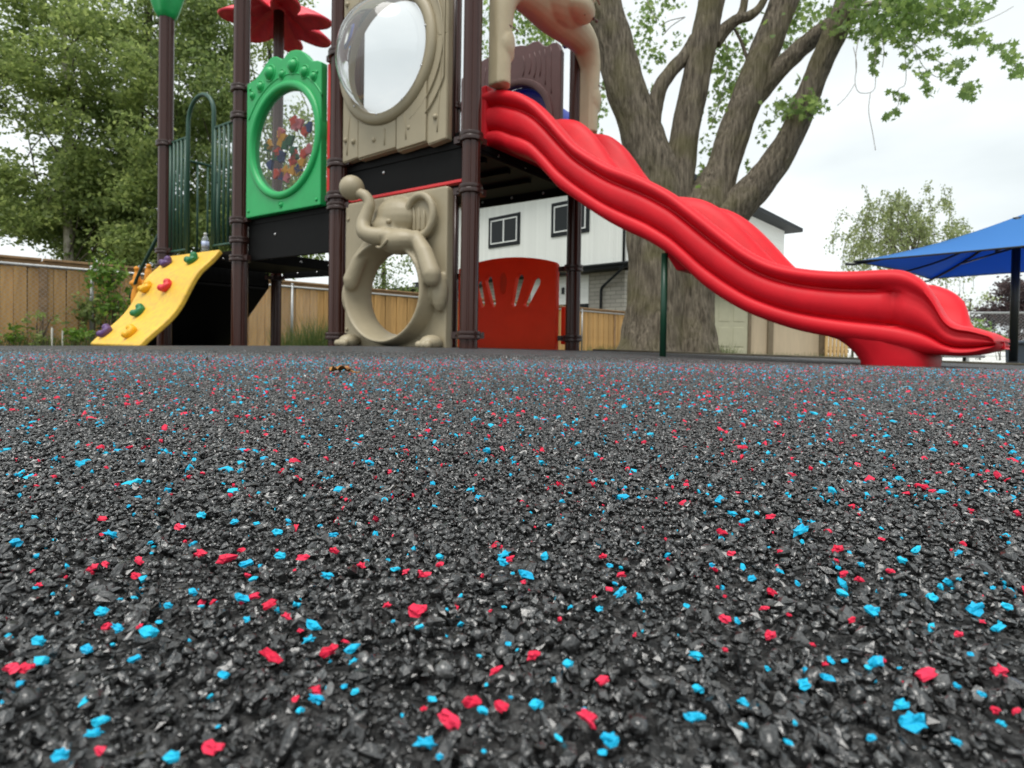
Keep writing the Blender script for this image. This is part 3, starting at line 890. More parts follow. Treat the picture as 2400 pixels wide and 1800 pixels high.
# moulded grain lines
r_ = random.Random(5)
for i in range(4):
    a0, a1 = edges[i] + .02, edges[i + 1] - .02
    th = .034 + .006 * ((i * 7) % 3)
    for k in range(1):
        aa = a0 + (a1 - a0) * (.35 + .3 * (i % 2))
        path = []
        for j in range(24):
            z = 1.40 + (2.68 - 1.40) * j / 23
            a = aa + .03 * math.sin(z * 4 + i * 2 + k) * min(1, (a1 - a0) / .2)
            if (a - WC[0]) ** 2 + (z - WC[1]) ** 2 < .49 ** 2:
                if len(path) > 2: MB().tube(path, .006, 6).build('grain_line', M['tan'], tan_panel, smooth=True)
                path = []
                continue
            path.append(F34.p(a, z, th))
        if len(path) > 2: MB().tube(path, .006, 6).build('grain_line', M['tan'], tan_panel, smooth=True)
for k, (rr0, t0, t1) in enumerate(((.53, -62, 50), (.60, -50, 40), (.67, -35, 25))):
    MB().tube([F34.p(min(1.07, WC[0] + rr0 * math.cos(R(t))), WC[1] + rr0 * 1.05 * math.sin(R(t)), .042) for t in range(t0, t1, 4) if WC[0] + rr0 * math.cos(R(t)) < 1.07], .006, 6).build('grain_line', M['tan'], tan_panel, smooth=True)
for a, z in ((.115, 1.51), (.20, 1.485), (.42, 1.455), (.76, 1.474), (.99, 1.50), (.97, 2.45), (.12, 2.5)):
    b = MB(); b.ball(F34.p(a, z, .036), .019, 12); b.build('knob', M['tan'], tan_panel, smooth=True)
# window ring and dome
b = MB()
F34.ring(b, *WC, [(.392, -.028), (.392, .045), (.40, .062), (.425, .070), (.455, .062), (.468, .045), (.47, .028), (.47, -.028)], 64)
b.build('window_ring', M['tan'], tan_panel, smooth=True, sharp=50)
b = MB(); nn, kk = 48, 12
for j in range(kk + 1):
    ph = math.pi / 2 * j / kk
    for i in range(nn):
        th = 2 * math.pi * i / nn
        b.v.append(F34.p(WC[0] + .385 * math.cos(ph) * math.cos(th), WC[1] + .385 * math.cos(ph) * math.sin(th), .035 + .30 * math.sin(ph)))
for j in range(kk):
    for i in range(nn):
        i2 = (i + 1) % nn
        b.f.append((j * nn + i, j * nn + i2, (j + 1) * nn + i2, (j + 1) * nn + i))
b.build('dome_window', M['dome'], tan_panel, smooth=True)
for k in range(10):
    th = 2 * math.pi * (k + .3) / 10
    screw(F34, WC[0] + .408 * math.cos(th), WC[1] + .408 * math.sin(th), .064, tan_panel, 'bolt', .008)
# bracket bars beside the panel
for a in (1.115, .05):
    b = MB(); b.tube([F34.p(a, 1.36, 0), F34.p(a, 2.7, 0)], .011, 8); b.build('panel_bracket', M['clamp'], tan_panel, smooth=True)

# ---- green bubble panel
outline = [(.13, 1.075), (1.115, 1.075), (1.113, 2.165), (1.06, 2.19), (1.00, 2.20), (.955, 2.235), (.90, 2.29), (.85, 2.325), (.79, 2.345), (.73, 2.352), (.68, 2.340), (.64, 2.318), (.612, 2.312), (.58, 2.335), (.54, 2.358), (.50, 2.368), (.455, 2.362), (.41, 2.340), (.37, 2.315), (.33, 2.285), (.28, 2.255), (.24, 2.238), (.18, 2.232), (.132, 2.225)]
GC = (.645, 1.650)
gp = F23.plate(outline, [circle(*GC, .435, 48)], -.03, .03).build('bubble_panel', M['green'], play, bevel=.010)
gp['label'] = 'bright green panel with scalloped top and round bead window'
b = MB(); F23.ring(b, *GC, [(.408, -.025), (.412, .038), (.422, .050), (.44, .054), (.462, .050), (.472, .038), (.474, .025), (.474, -.025)], 64)
b.build('window_ring', M['green'], gp, smooth=True, sharp=55)
# moulded arch line above the window and the row of bumps
path = [F23.p(GC[0] + .565 * math.cos(R(t)), GC[1] - .04 + .565 * math.sin(R(t)), .028) for t in range(32, 150, 4)]
path = [p for p in path]
MB().tube(path, .008, 6).build('moulded_line', M['green'], gp, smooth=True)
for a, z, q in ((a_ + .015, z_, q_ * 1.35) for a_, z_, q_ in ((.195, 2.111, .024), (.311, 2.159, .030), (.446, 2.237, .043), (.604, 2.190, .026), (.751, 2.221, .042), (.894, 2.138, .034), (1.005, 2.077, .026), (.605, 1.135, .017))):
    b = MB(); F23.ring(b, a, z, [(q * .98, .028), (q * 1.05, .036), (q * 1.2, .036), (q * 1.28, .028)], 24)
    b.ball(F23.p(a, z, .022), (q * .95,) * 3, 14)
    b.build('bump', M['green'], gp, smooth=True)
for a, z in ((.17, 1.13), (1.07, 1.12), (.18, 2.17), (1.06, 2.1)): screw(F23, a, z, .030, gp, 'green', .014)
for c, nm in ((.012, 'front_pane'), (-.030, 'rear_pane')):
    b = MB(); b.add([F23.p(GC[0], GC[1], c)] + [F23.p(a, z, c) for a, z in circle(*GC, .412, 48)], [(0, i + 1, (i + 1) % 48 + 1) for i in range(48)])
    b.build(nm, M['clear'], gp, smooth=True)
# bead pieces behind the pane
beads = []
_br = random.Random(8)
_bk = ['hold_orange', 'bead_pink', 'bead_navy', 'bead_red', 'hold_green', 'hold_orange', 'bead_red']
for (a0, z0, n0, k0) in ((.60, 1.70, 4, 0), (.78, 1.80, 4, 1), (.90, 1.70, 2, 2), (.56, 1.55, 4, 2), (.72, 1.52, 5, 3), (.55, 1.40, 3, 3), (.80, 1.42, 3, 0), (.66, 1.62, 3, 4), (.40, 1.68, 2, 4), (.47, 1.52, 2, 4), (.68, 1.37, 3, 5), (.90, 1.55, 2, 1)):
    for q in range(n0): beads.append(((a0 + _br.uniform(-.05, .05), z0 + _br.uniform(-.045, .045)), _bk[k0] if q % 4 else _br.choice(_bk)))
M['bead_pink'] = mat('pink_bead', (.75, .22, .25), .4); M['bead_navy'] = mat('navy_bead', (.02, .06, .22), .4); M['bead_red'] = mat('red_bead', (.75, .07, .02), .4)
for mk_ in set(k for _, k in beads):
    nm_ = mk_ + '_bead'; c_ = tuple(M[mk_].node_tree.nodes['Principled BSDF'].inputs['Base Color'].default_value)[:3]
    M[nm_] = mat(nm_, c_, .4); glow_through(M[nm_], tuple(min(1, q * 1.25) for q in c_), .2)
for i, ((a, z), mk) in enumerate(beads):
    mk = mk + '_bead'
    b = MB(); m3 = (F23.m.to_4x4() @ Matrix.Rotation(i * 1.3, 4, 'Y')).to_3x3()
    b.lathe([(.010, -.012), (.038, -.012), (.041, 0), (.038, .012), (.010, .012)], 12, F23.p(a, z, -.004), m3 @ Matrix.Rotation(math.pi / 2, 3, 'X'), fl=lambda th, j: 1 + .28 * math.cos(th * (3 + i % 3)))
    b.build('bead', M[mk], gp, smooth=True, sharp=40)
# red side panel seen edge-on beside it
bar(F23, 1.135, 1.165, 1.10, 2.16, -.035, .05, 'red_edge_panel', 'hold_red', play, .006)

# ---- climbing bay: green barriers with hoop
def barrier(a0, a1, hoop_side):
    e = MB()
    z0, z1 = .885, 1.965
    e.tube([F12.p(a0, z1, 0), F12.p(a1, z1, 0)], .014, 8)
    o = e.build('rail', M['green_metal'], play, smooth=True)
    MB().tube([F12.p(a0, z0, 0), F12.p(a1, z0, 0)], .014, 8).build('lower_rail', M['green_metal'], o, smooth=True)
    n = 5
    for k in range(n):
        a = a0 + (a1 - a0) * (k + .35) / n
        MB().tube([F12.p(a, z0, 0), F12.p(a, z1, 0)], .013, 8).build('bar', M['green_metal'], o, smooth=True)
    return o
L12 = F12.len
br1 = barrier(.07, .324 * L12, 1); br2 = barrier(.666 * L12, L12 - .07, -1)
h0, h1 = .324 * L12, .666 * L12
hp = [F12.p(h0, .84, 0), F12.p(h0, 2.08, 0)]
for t in range(170, 0, -15): hp.append(F12.p((h0 + h1) / 2 + (h1 - h0) / 2 * math.cos(R(t)), 2.10 + .22 * math.sin(R(t)), 0))
hp += [F12.p(h1, 2.08, 0), F12.p(h1, .84, 0)]
MB().tube(hp, .019, 10).build('hoop_rail', M['green_metal'], play, smooth=True)
# rear barrier of the same bay, along the stair side
for k, a in enumerate((.2, .30, .40, .50)):
    MB().tube([F17.p(a, .84, 0), F17.p(a, 1.80 + (.05 if k < 3 else -.02), 0)], .010, 8).build('bar', M['green_metal'], play, smooth=True)
MB().tube(smooth_path([F17.p(.1, 1.86, 0), F17.p(.42, 1.86, 0), F17.p(.49, 1.80, 0), F17.p(.50, 1.70, 0)], 5), .014, 8).build('rail', M['green_metal'], play, smooth=True)
# green bracket plate behind post 2
bar(F23, .075, .125, .84, 1.05, -.05, .012, 'bracket_plate', 'green_metal', play)

# ---- yellow climbing wall
TL, TR = F12.p(.10 * L12, .84, .03), F12.p(.79 * L12, .84, .03)
CL = .64
bz = g(-3.3, 4.66) - .01
def wall_pt(a, q, off=0.0):
    base = TL.lerp(TR, a) + F12.n * (CL * q)
    z = .84 + (bz - .84) * q
    wave = .026 * math.sin(q * math.pi * 2.6 - .5) * min(1, q * 4)
    nrm = (F12.n * .84 + Vector((0, 0, CL))).normalized()
    return Vector((base.x, base.y, z)) + nrm * (wave + off)
b = MB(); na, nq = 10, 40
for side in (0, -.05):
    for j in range(nq + 1):
        for i in range(na + 1):
            b.v.append(wall_pt(i / na, j / nq, side))
st = (nq + 1) * (na + 1)
for j in range(nq):
    for i in range(na):
        a_, b_, c_, d_ = j * (na + 1) + i, j * (na + 1) + i + 1, (j + 1) * (na + 1) + i + 1, (j + 1) * (na + 1) + i
        b.f.append((d_, c_, b_, a_)); b.f.append((st + a_, st + b_, st + c_, st + d_))
for j in range(nq):
    a_, d_ = j * (na + 1), (j + 1) * (na + 1); b.f.append((a_, st + a_, st + d_, d_))
    a_, d_ = a_ + na, d_ + na; b.f.append((d_, st + d_, st + a_, a_))
for i in range(na):
    b.f.append((i + 1, st + i + 1, st + i, i)); o_ = nq * (na + 1); b.f.append((o_ + i, st + o_ + i, st + o_ + i + 1, o_ + i + 1))
climb = b.build('climbing_wall', M['yellow'], play, smooth=True, sharp=45, bevel=.012)
climb['label'] = 'yellow wavy climbing wall with coloured holds'
hold_list = [(.17, .12, 'purple'), (.68, .115, 'hold_green'), (.20, .41, 'hold_orange'), (.61, .41, 'hold_red'), (.36, .64, 'hold_green'), (.14, .875, 'purple'), (.66, .875, 'hold_orange')]
for k, (a, q, mk) in enumerate(hold_list):
    c = wall_pt(a, q, .015)
    nrm = (F12.n * .84 + Vector((0, 0, CL))).normalized()
    ux = F12.u; uy = nrm.cross(ux)
    m3 = Matrix((ux, uy, nrm)).transposed() @ Matrix.Rotation(.5 + .2 * k, 3, 'Z')
    b = MB()
    b.ball(c, (.062, .042, .035), 12, m3)
    b.ball(c + m3 @ Vector((.035, .02, .02)), (.035, .035, .035), 10, m3)
    b.ball(c + m3 @ Vector((-.038, .018, .018)), (.034, .032, .034), 10, m3)
    b.ball(c + m3 @ Vector((0, -.02, .012)), (.05, .025, .03), 10, m3)
    b.build('climbing_hold', M[mk], climb, smooth=True, remesh=.006)

# ---- stairs at the rear side
d17 = F17.n
st_w0, st_w1 = .12, F17.len - .10
stairs = None
sb = MB()
for sgn, a in ((0, st_w0), (1, st_w1)):
    s_ = MB()
    pts = [F17.p(a, .80, .02), F17.p(a, .62, .02), F17.p(a, -.05, 1.02), F17.p(a, -.05, 1.20), F17.p(a, .20, 1.20)]
    o2 = F17.u * .02
    n = len(pts)
    s_.add(pts + [p + o2 for p in pts], [tuple(range(n)), tuple(range(2 * n - 1, n - 1, -1))] + [(i, n + i, n + (i + 1) % n, (i + 1) % n) for i in range(n)])
    o = s_.build('stair_stringer', M['black'], play)
NST = 4
for k in range(NST):
    z = .66 - k * .20; c = .05 + k * .29
    t_ = bar(F17, st_w0 + .02, st_w1, z - .02, z, c + .15, .30, 'stair_tread', 'black', play)
    r_ = bar(F17, st_w0 + .02, st_w1, z, z + .175, c + .005, .012, 'stair_riser', 'black', play)
    for q in range(14):
        a = st_w0 + .06 + q * (st_w1 - st_w0 - .08) / 14
        bar(F17, a, a + .012, z + .03, z + .15, c - .003, .006, 'riser_rib', 'black', r_)
b = MB()
b.hexa([F17.p(st_w0 + .022, .60, .03), F17.p(st_w1 - .002, .60, .03), F17.p(st_w1 - .002, -.12, 1.05), F17.p(st_w0 + .022, -.12, 1.05), F17.p(st_w0 + .022, .625, .04), F17.p(st_w1 - .002, .625, .04), F17.p(st_w1 - .002, -.10, 1.07), F17.p(st_w0 + .022, -.10, 1.07)])
b.build('stair_underside', M['black'], play)
# stair hand rail and orange end piece
MB().tube(smooth_path([F17.p(.06, 1.30, .02), F17.p(.06, 1.12, .35), F17.p(.06, .75, .95), F17.p(.06, .48, 1.25)], 5), .018, 8).build('stair_rail', M['green_metal'], play, smooth=True)
oc = at(333, 660, 6.35)
b = MB()
fo_ = Face((oc.x - .2, oc.y), (oc.x + .2, oc.y + .05), (0, 0))
b.ball(fo_.p(.13, oc.z - .02, 0), (.045, .04, .17), 12); b.ball(fo_.p(.255, oc.z + .03, 0), (.05, .04, .17), 12)
b.ball(fo_.p(.115, oc.z - .2, 0), (.05, .04, .16), 12); b.ball(fo_.p(.22, oc.z - .15, -.02), (.08, .03, .2), 12)
b.ball(fo_.p(.13, oc.z + .15, .01), (.032, .03, .03), 10); b.ball(fo_.p(.26, oc.z + .18, .01), (.034, .03, .03), 10)
b.ball(fo_.p(.09, oc.z - .02, .02), (.035, .03, .03), 10)
b.tube([fo_.p(.2, oc.z - .1, -.02), fo_.p(.2, -.1, -.02)], .03, 8)
b.build('stair_end_panel', M['orange'], play, smooth=True, remesh=.012)

# ---- elephant crawl-through panel
el = F34
def eplate_outline():
    return [(.10, -.03), (1.09, -.03), (1.09, 1.035), (1.075, 1.05), (.115, 1.05), (.10, 1.035)]
HC, HRX, HRZ = (.615, .372), .305, .298
hole = [(HC[0] + HRX * math.cos(2 * math.pi * i / 48), HC[1] + HRZ * math.sin(2 * math.pi * i / 48)) for i in range(48)]
ez = g(*P4) - .0
body = el.plate(eplate_outline(), [hole], -.055, .02)
nn = 56
prof = [(.0, -.05), (.004, .0), (.030, .08), (.055, .140), (.062, .150), (.074, .151), (.084, .140), (.100, .085), (.118, .02), (.12, -.02)]
vs = []; fs = []
for i in range(nn):
    th = 2 * math.pi * i / nn
    for dr, c in prof:
        vs.append(el.p(HC[0] + (HRX - .012 + dr) * math.cos(th), max(.004, HC[1] + (HRZ - .012 + dr * .72) * math.sin(th)), c))
k_ = len(prof)
for i in range(nn):
    j = (i + 1) % nn
    for q in range(k_):
        q2 = (q + 1) % k_
        fs.append((i * k_ + q, j * k_ + q, j * k_ + q2, i * k_ + q2))
body.add(vs, fs)
em = el.m
body.ball(el.p(.64, .88, .02), (.19, .13, .145), 20, em)          # head
body.ball(el.p(.60, .81, .06), (.15, .11, .10), 18, em)
body.ball(el.p(.76, .70, .10), (.17, .12, .085), 18, em)           # jaw
body.ball(el.p(.66, .735, .14), (.13, .085, .055), 18, em)
def blob_chain(mb, pts, n=6):
    pts_ = [Vector(p[0]) for p in pts]
    for (p, r0), (q, r1) in zip(pts[:-1], pts[1:]):
        for k in range(n):
            t = k / n
            mb.ball(Vector(p).lerp(Vector(q), t), r0 + (r1 - r0) * t, 12)
    mb.ball(pts[-1][0], pts[-1][1], 12)
blob_chain(body, [(el.p(.88, .72, .085), .05), (el.p(.98, .61, .11), .058), (el.p(1.055, .47, .125), .064), (el.p(1.06, .44, .125), .054)])
blob_chain(body, [(el.p(.42, .72, .06), .05), (el.p(.35, .60, .10), .054), (el.p(.29, .47, .115), .060), (el.p(.285, .44, .115), .050)])
body.ball(el.p(1.055, .36, .045), (.055, .06, .13), 14, em)
body.ball(el.p(.19, .36, .045), (.055, .06, .13), 14, em)
elephant = body.build('elephant_panel', M['tan'], play, remesh=.009)
elephant['label'] = 'tan plastic elephant panel with round crawl-through hole'
b = MB()
tp = smooth_path([el.p(.68, .735, .15), el.p(.60, .738, .195), el.p(.535, .768, .215), el.p(.505, .83, .20), el.p(.515, .90, .18), el.p(.53, .965, .17), el.p(.50, 1.02, .18), el.p(.44, 1.045, .19)], 6)
nt_ = len(tp)
b.tube(tp, [.062 - .026 * min(1, i / (nt_ * .75)) for i in range(nt_)], 16)
b.ball(tp[0], .062, 14)
b.build('trunk', M['tan'], elephant, smooth=True)
b = MB(); b.ball(el.p(.385, 1.085, .20), .085, 24); b.build('ball', M['tan'], elephant, smooth=True)
# ears
for sgn, ca in ((1, .89),):
    b = MB()
    b.ball(el.p(ca, .86, .02), (.125, .035, .15), 24, em)
    ea = [el.p(ca + sgn * .118 * math.cos(R(t)), .865 + .135 * math.sin(R(t)), .065) for t in range(185, -85, -10)]
    b.tube(ea, .026, 10)
    b.ball(ea[0], .026, 10); b.ball(ea[-1], .03, 10)
    ear = b.build('ear', M['tan'], elephant, smooth=True, remesh=.007)
    for q in range(3):
        a = ca + sgn * (-.06 + .045 * q)
        MB().tube(smooth_path([el.p(a, .775, .048), el.p(a + sgn * .006, .86, .056), el.p(a - sgn * .012, .93 - .01 * q, .047)], 5), .010, 8).build('ear_fold', M['tan'], ear, smooth=True)
b = MB()
for q in (.57, .60, .63): b.ball(el.p(q, 1.0, .05), (.022, .03, .03), 10, em)
b.build('hair_tuft', M['tan'], elephant, smooth=True)
for a in (.69, .53):
    b = MB(); b.ball(el.p(a, .835, .150), (.022, .014, .016), 12, em); b.build('eye', M['tan'], elephant, smooth=True)
MB().tube(smooth_path([el.p(.63, .665, .195), el.p(.69, .652, .215), el.p(.73, .675, .220), el.p(.755, .70, .215)], 5), .010, 8).build('mouth', M['tan'], elephant, smooth=True)
for a in (1.03, .25):
    b = MB()
    b.ball(el.p(a, .035, .09), (.065, .085, .05), 16, em)
    for q in (-.04, 0, .04): b.ball(el.p(a + q, .02, .165), (.024, .026, .026), 10, em)
    b.build('foot', M['tan'], elephant, smooth=True, remesh=.006)
for z in (.93, .55, .12): screw(el, .135, z, .022, elephant, 'tan', .014)
# side bracket bar
MB().tube([F34.p(1.125, .06, -.02), F34.p(1.125, 1.0, -.02)], .013, 8).build('panel_bracket', M['clamp'], elephant, smooth=True)

# ---- red fan panel under the deck, rear face
def capsule(a0, b0, a1, b1, w0, w1, n=7):
    d = Vector((a1 - a0, b1 - b0)).normalized(); s = Vector((-d.y, d.x))
    out = []
    base = math.atan2(d.y, d.x)
    for k in range(n + 1):
        t = base - math.pi / 2 + math.pi * k / n; out.append((a1 + w1 * math.cos(t), b1 + w1 * math.sin(t)))
    for k in range(n + 1):
        t = base + math.pi / 2 + math.pi * k / n; out.append((a0 + w0 * math.cos(t), b0 + w0 * math.sin(t)))
    return out
ol = [(.10, -.05), (1.12, -.05), (1.12, .68)]
for k in range(17):
    t = k / 16
    ol.append((1.10 - 1.0 * t, .70 + .07 * math.sin(math.pi * t) ** .8))
ol.append((.10, .68))
slots = [capsule(.375, .375, .33, .55, .027, .037), capsule(.495, .375, .44, .58, .027, .040), capsule(.71, .372, .765, .58, .027, .040), capsule(.835, .368, .93, .545, .027, .040)]
rp_ = F65.plate(ol, slots, -.03, .03).build('fan_panel', M['red_panel'], play, bevel=.008)
rp_['label'] = 'orange-red arched panel with fan-shaped slots under the deck'
b = MB(); b.ball(F65.p(.60, .55, .028), (.035, .012, .10), 14, F65.m); b.build('fan_rib', M['red_panel'], rp_, smooth=True)
for z in (.16, .30): bar(F65, .16, 1.06, z, z + .006, .031, .004, 'moulded_line', 'red_panel', rp_)
bar(F65, 1.125, 1.17, .03, .34, -.10, .10, 'panel_flange', 'red_panel', rp_, .01)

# ---- brown tube-entrance panel above the deck, rear face
ol = [(.10, 1.34), (1.13, 1.34), (1.13, 2.40), (1.10, 2.47), (1.05, 2.485), (1.0, 2.47), (.96, 2.49), (.92, 2.535), (.86, 2.545), (.80, 2.53), (.74, 2.55), (.55, 2.575), (.35, 2.53), (.2, 2.5), (.10, 2.42)]
BC = (.68, 1.88)
bp_ = F65.plate(ol, [circle(*BC, .35, 40)], -.03, .03).build('tube_panel', M['brown_pl'], play, bevel=.008)
bp_['label'] = 'brown wood-grained panel with round opening into a blue tube'
b = MB(); F65.ring(b, *BC, [(.335, -.02), (.335, .04), (.35, .05), (.385, .045), (.395, .025), (.395, -.02)], 48); b.build('tube_ring', M['brown_pl'], bp_, smooth=True, sharp=50)
for k in range(16):
    a0 = .14 + k * .06
    path = []
    for j in range(26):
        z = 1.40 + 1.05 * j / 25
        d2 = (a0 - BC[0])
        a = a0 + (.05 * math.exp(-((z - 2.35) / .12) ** 2) * (1 if d2 > 0 else -1)) * math.exp(-(d2 / .25) ** 2) + .008 * math.sin(z * 9 + k)
        if (a - BC[0]) ** 2 + (z - BC[1]) ** 2 < .41 ** 2:
            if len(path) > 2: MB().tube(path, .006, 5).build('grain_line', M['brown_pl'], bp_, smooth=True)
            path = []; continue
        path.append(F65.p(a, z, .029))
    if len(path) > 2: MB().tube(path, .006, 5).build('grain_line', M['brown_pl'], bp_, smooth=True)
b = MB()
ring = []
for j in range(9):
    for i in range(32):
        th = 2 * math.pi * i / 32
        q = j / 8
        b.v.append(F65.p(BC[0] + .34 * math.cos(th), BC[1] + .34 * math.sin(th) + .02 * q, -.03 - .62 * q))
for j in range(8):
    for i in range(32):
        i2 = (i + 1) % 32
        b.f.append((j * 32 + i, j * 32 + i2, (j + 1) * 32 + i2, (j + 1) * 32 + i))
tb = b.build('tube_slide', M['blue_pl'], play, smooth=True)
tb['label'] = 'blue plastic tube behind the brown panel'
sd = tb.modifiers.new('solid', 'SOLIDIFY'); sd.thickness = .015; sd.offset = 1

# ---- red double wave slide
N0 = Vector((-.12, 3.62, 0)); SD = Vector((.782, -.624, 0)).normalized(); SE = Vector((.624, .782, 0)).normalized()
HT = [(-.12, 1.705), (0, 1.69), (.10, 1.655), (.173, 1.622), (.30, 1.53), (.424, 1.402), (.503, 1.31), (.582, 1.223), (.69, 1.137), (.816, 1.053), (.95, .984), (1.06, .922), (1.17, .85), (1.274, .765), (1.37, .68), (1.468, .592), (1.564, .51), (1.657, .452), (1.74, .42), (1.83, .398), (1.92, .384), (2.01, .378), (2.10, .378), (2.16, .375), (2.20, .362), (2.25, .325), (2.29, .265), (2.325, .190), (2.35, .158), (2.38, .142), (2.42, .134), (2.48, .112)]
BT = [(-.12, 1.345), (.0, 1.32), (.10, 1.265), (.18, 1.23), (.265, 1.182), (.371, 1.079), (.464, .98), (.55, .915), (.70, .807), (.80, .74), (.908, .677), (1.035, .61), (1.12, .555), (1.189, .505), (1.261, .437), (1.34, .36), (1.403, .31), (1.476, .26), (1.584, .20), (1.767, .13), (1.93, .092), (2.10, .06), (2.25, .030), (2.36, .022), (2.42, .026), (2.48, .046)]
FL = [(-.12, 1.365), (.1, 1.38), (.25, 1.31), (.424, 1.16), (.60, .98), (.816, .81), (1.06, .68), (1.274, .525), (1.468, .35), (1.60, .255), (1.74, .215), (1.92, .165), (2.1, .14), (2.3, .132), (2.36, .128), (2.42, .122), (2.48, .102)]
nearside = [(1.0, .06), (.985, .028), (.95, .008), (.88, -.004), (.80, -.002), (.745, .008), (.72, .030), (.70, .032), (.675, .012), (.62, .0), (.52, -.008), (.42, -.006), (.35, .002), (.315, .012), (.29, .036), (.265, .036), (.24, .014), (.20, -.006), (.14, -.018), (.08, -.016), (.035, -.004), (.008, .018), (0, .042)]
inner = [(.0, .062), (.03, .085), (.10, .104), (.25, .122), (.5, .142), (.75, .165), (.92, .20), (.985, .245), (1.0, .29), (.985, .335), (.92, .378), (.75, .41), (.5, .432), (.3, .450), (.16, .470), (.11, .50)]
SW = 1.0
tl = sorted(set([round(-.12 + .02 * k, 3) for k in range(116)] + [round(2.2 + .011 * k, 3) for k in range(26)]))
b = MB(); rings = 0
def slide_ring(t, shrink=None):
    H = catmull(HT, t); B = catmull(BT, t); F_ = catmull(FL, t)
    pts = []
    def put(w, z):
        e = max(0, (t - 2.05) / .425)
        wn_ = (w - SW / 2) / (SW / 2)
        tt = t - .03 * e * e + e * e * (.06 * (1 - abs(wn_) ** 3.2))
        fb = max(0, min(1, (w - .28) / .24)); fb = fb * fb * (3 - 2 * fb)
        if z > B + .02: z += fb * min(1, (z - B) / .15) * (.085 * math.sin(math.pi * min(1, max(0, (t - .10) / .62))) ** 1.5 + .105 * math.sin(math.pi * min(1, max(0, (t - .92) / .78))) ** 1.5)
        p = N0 + SD * tt + SE * w
        pts.append(Vector((p.x, p.y, z)))
    k1 = max(0, min(1, (t - 2.09) / .07)); k2 = math.exp(-((t - 2.15) / .022) ** 2)
    for f_, w in nearside:
        if .2 < f_ < .33: w = w * (1 - k1) + min(w, .002) * k1
        if .27 < f_ < .73: w = w + .024 * k2
        put(w, H - f_ * (H - B))
    def Hf(w):
        q = max(0, min(1, (w - .12) / .3)); k = max(0, min(1, (t - 2.08) / .10)) * max(0, min(1, (2.42 - t) / .05))
        return catmull(HT, t - .085 * q * k)
    for f_, w in inner: put(w, Hf(w) - f_ * (Hf(w) - F_))
    for f_, w in reversed(inner[:-1]): put(SW - w, Hf(SW - w) - f_ * (Hf(SW - w) - F_))
    for f_, w in reversed(nearside): put(SW - w, Hf(SW - w) - f_ * (Hf(SW - w) - B))
    put(SW * .7, B + .0); put(SW * .3, B + .0)
    if shrink is not None:
        zm = (F_ + B) / 2
        pts = [Vector((p.x, p.y, zm + (p.z - zm) * shrink)) + SD * 0 for p in pts]
    return pts
allr = [slide_ring(t) for t in tl if t <= 2.475]
for sft, shr in ((.014, .8), (.024, .5), (.028, .2)):
    base = slide_ring(2.475, shr); allr.append([p + SD * sft for p in base])
npf = len(allr[0])
for r_ in allr: b.v += [tuple(p) for p in r_]
for j in range(len(allr) - 1):
    for k in range(npf):
        k2 = (k + 1) % npf
        b.f.append((j * npf + k, (j + 1) * npf + k, (j + 1) * npf + k2, j * npf + k2))
b.f.append(tuple(range(npf)))
b.f.append(tuple((len(allr) - 1) * npf + k for k in range(npf - 1, -1, -1)))
slide = b.build('slide', M['red'], play, smooth=True, sharp=60)
slide['label'] = 'red plastic double wave slide with rounded side walls'
# foot of the slide
b = MB()
def foot_ring(z, t0, t1, w0, w1, n=32):
    out = []
    for k in range(n):
        th = 2 * math.pi * k / n
        c, s = math.cos(th), math.sin(th)
        c = math.copysign(abs(c) ** .5, c); s = math.copysign(abs(s) ** .5, s)
        p = N0 + SD * ((t0 + t1) / 2 + (t1 - t0) / 2 * c) + SE * ((w0 + w1) / 2 + (w1 - w0) / 2 * s)
        out.append(Vector((p.x, p.y, z)))
    return out
gz = g(1.6, 2.5)
fr_ = [foot_ring(gz - .02, 2.02, 2.30, .02, .98), foot_ring(gz + .02, 2.012, 2.305, .015, .985), foot_ring(gz + .06, 1.985, 2.30, .012, .988), foot_ring(gz + .09, 1.955, 2.29, .008, .99), foot_ring(gz + .115, 1.92, 2.28, .006, .994), foot_ring(gz + .135, 1.86, 2.28, .006, .994), foot_ring(gz + .17, 1.80, 2.25, .01, .99)]
for r_ in fr_: b.v += [tuple(p) for p in r_]
for j in range(len(fr_) - 1):
    for k in range(32):
        k2 = (k + 1) % 32; b.f.append((j * 32 + k, j * 32 + k2, (j + 1) * 32 + k2, (j + 1) * 32 + k))
b.f.append(tuple(range(31, -1, -1))); b.f.append(tuple(6 * 32 + k for k in range(32)))
b.build('slide_foot', M['red'], slide, smooth=True, sharp=60)
# entrance flange by the deck and label plate on the lip
for w0, w1 in ((-.012, .085), (SW - .085, SW + .012)):
    b = MB()
    q = [N0 + SD * t + SE * w for t, w in ((-.135, w0), (-.09, w0), (-.09, w1), (-.135, w1))]
    b.hexa([p + Vector((0, 0, 1.325)) for p in q] + [p + Vector((0, 0, 1.735)) for p in q])
    b.build('slide_flange', M['red'], slide, bevel=.012)
b = MB()
def lp(w, z, o): return N0 + SD * (2.475 + o - .03 + .06 * (1 - abs((w - .5) / .5) ** 3.2)) + SE * w + Vector((0, 0, z))
for w0, w1, z0, z1 in ((.10, .50, .052, .058), (.10, .50, .088, .094), (.10, .112, .052, .094), (.49, .50, .052, .094)):
    k_ = 6
    for i in range(k_):
        a, c = w0 + (w1 - w0) * i / k_, w0 + (w1 - w0) * (i + 1) / k_
        b.hexa([lp(a, z0, .0), lp(c, z0, .0), lp(c, z0, .028), lp(a, z0, .028), lp(a, z1, .0), lp(c, z1, .0), lp(c, z1, .024), lp(a, z1, .024)])
b.build('moulded_plate_frame', M['red'], slide)
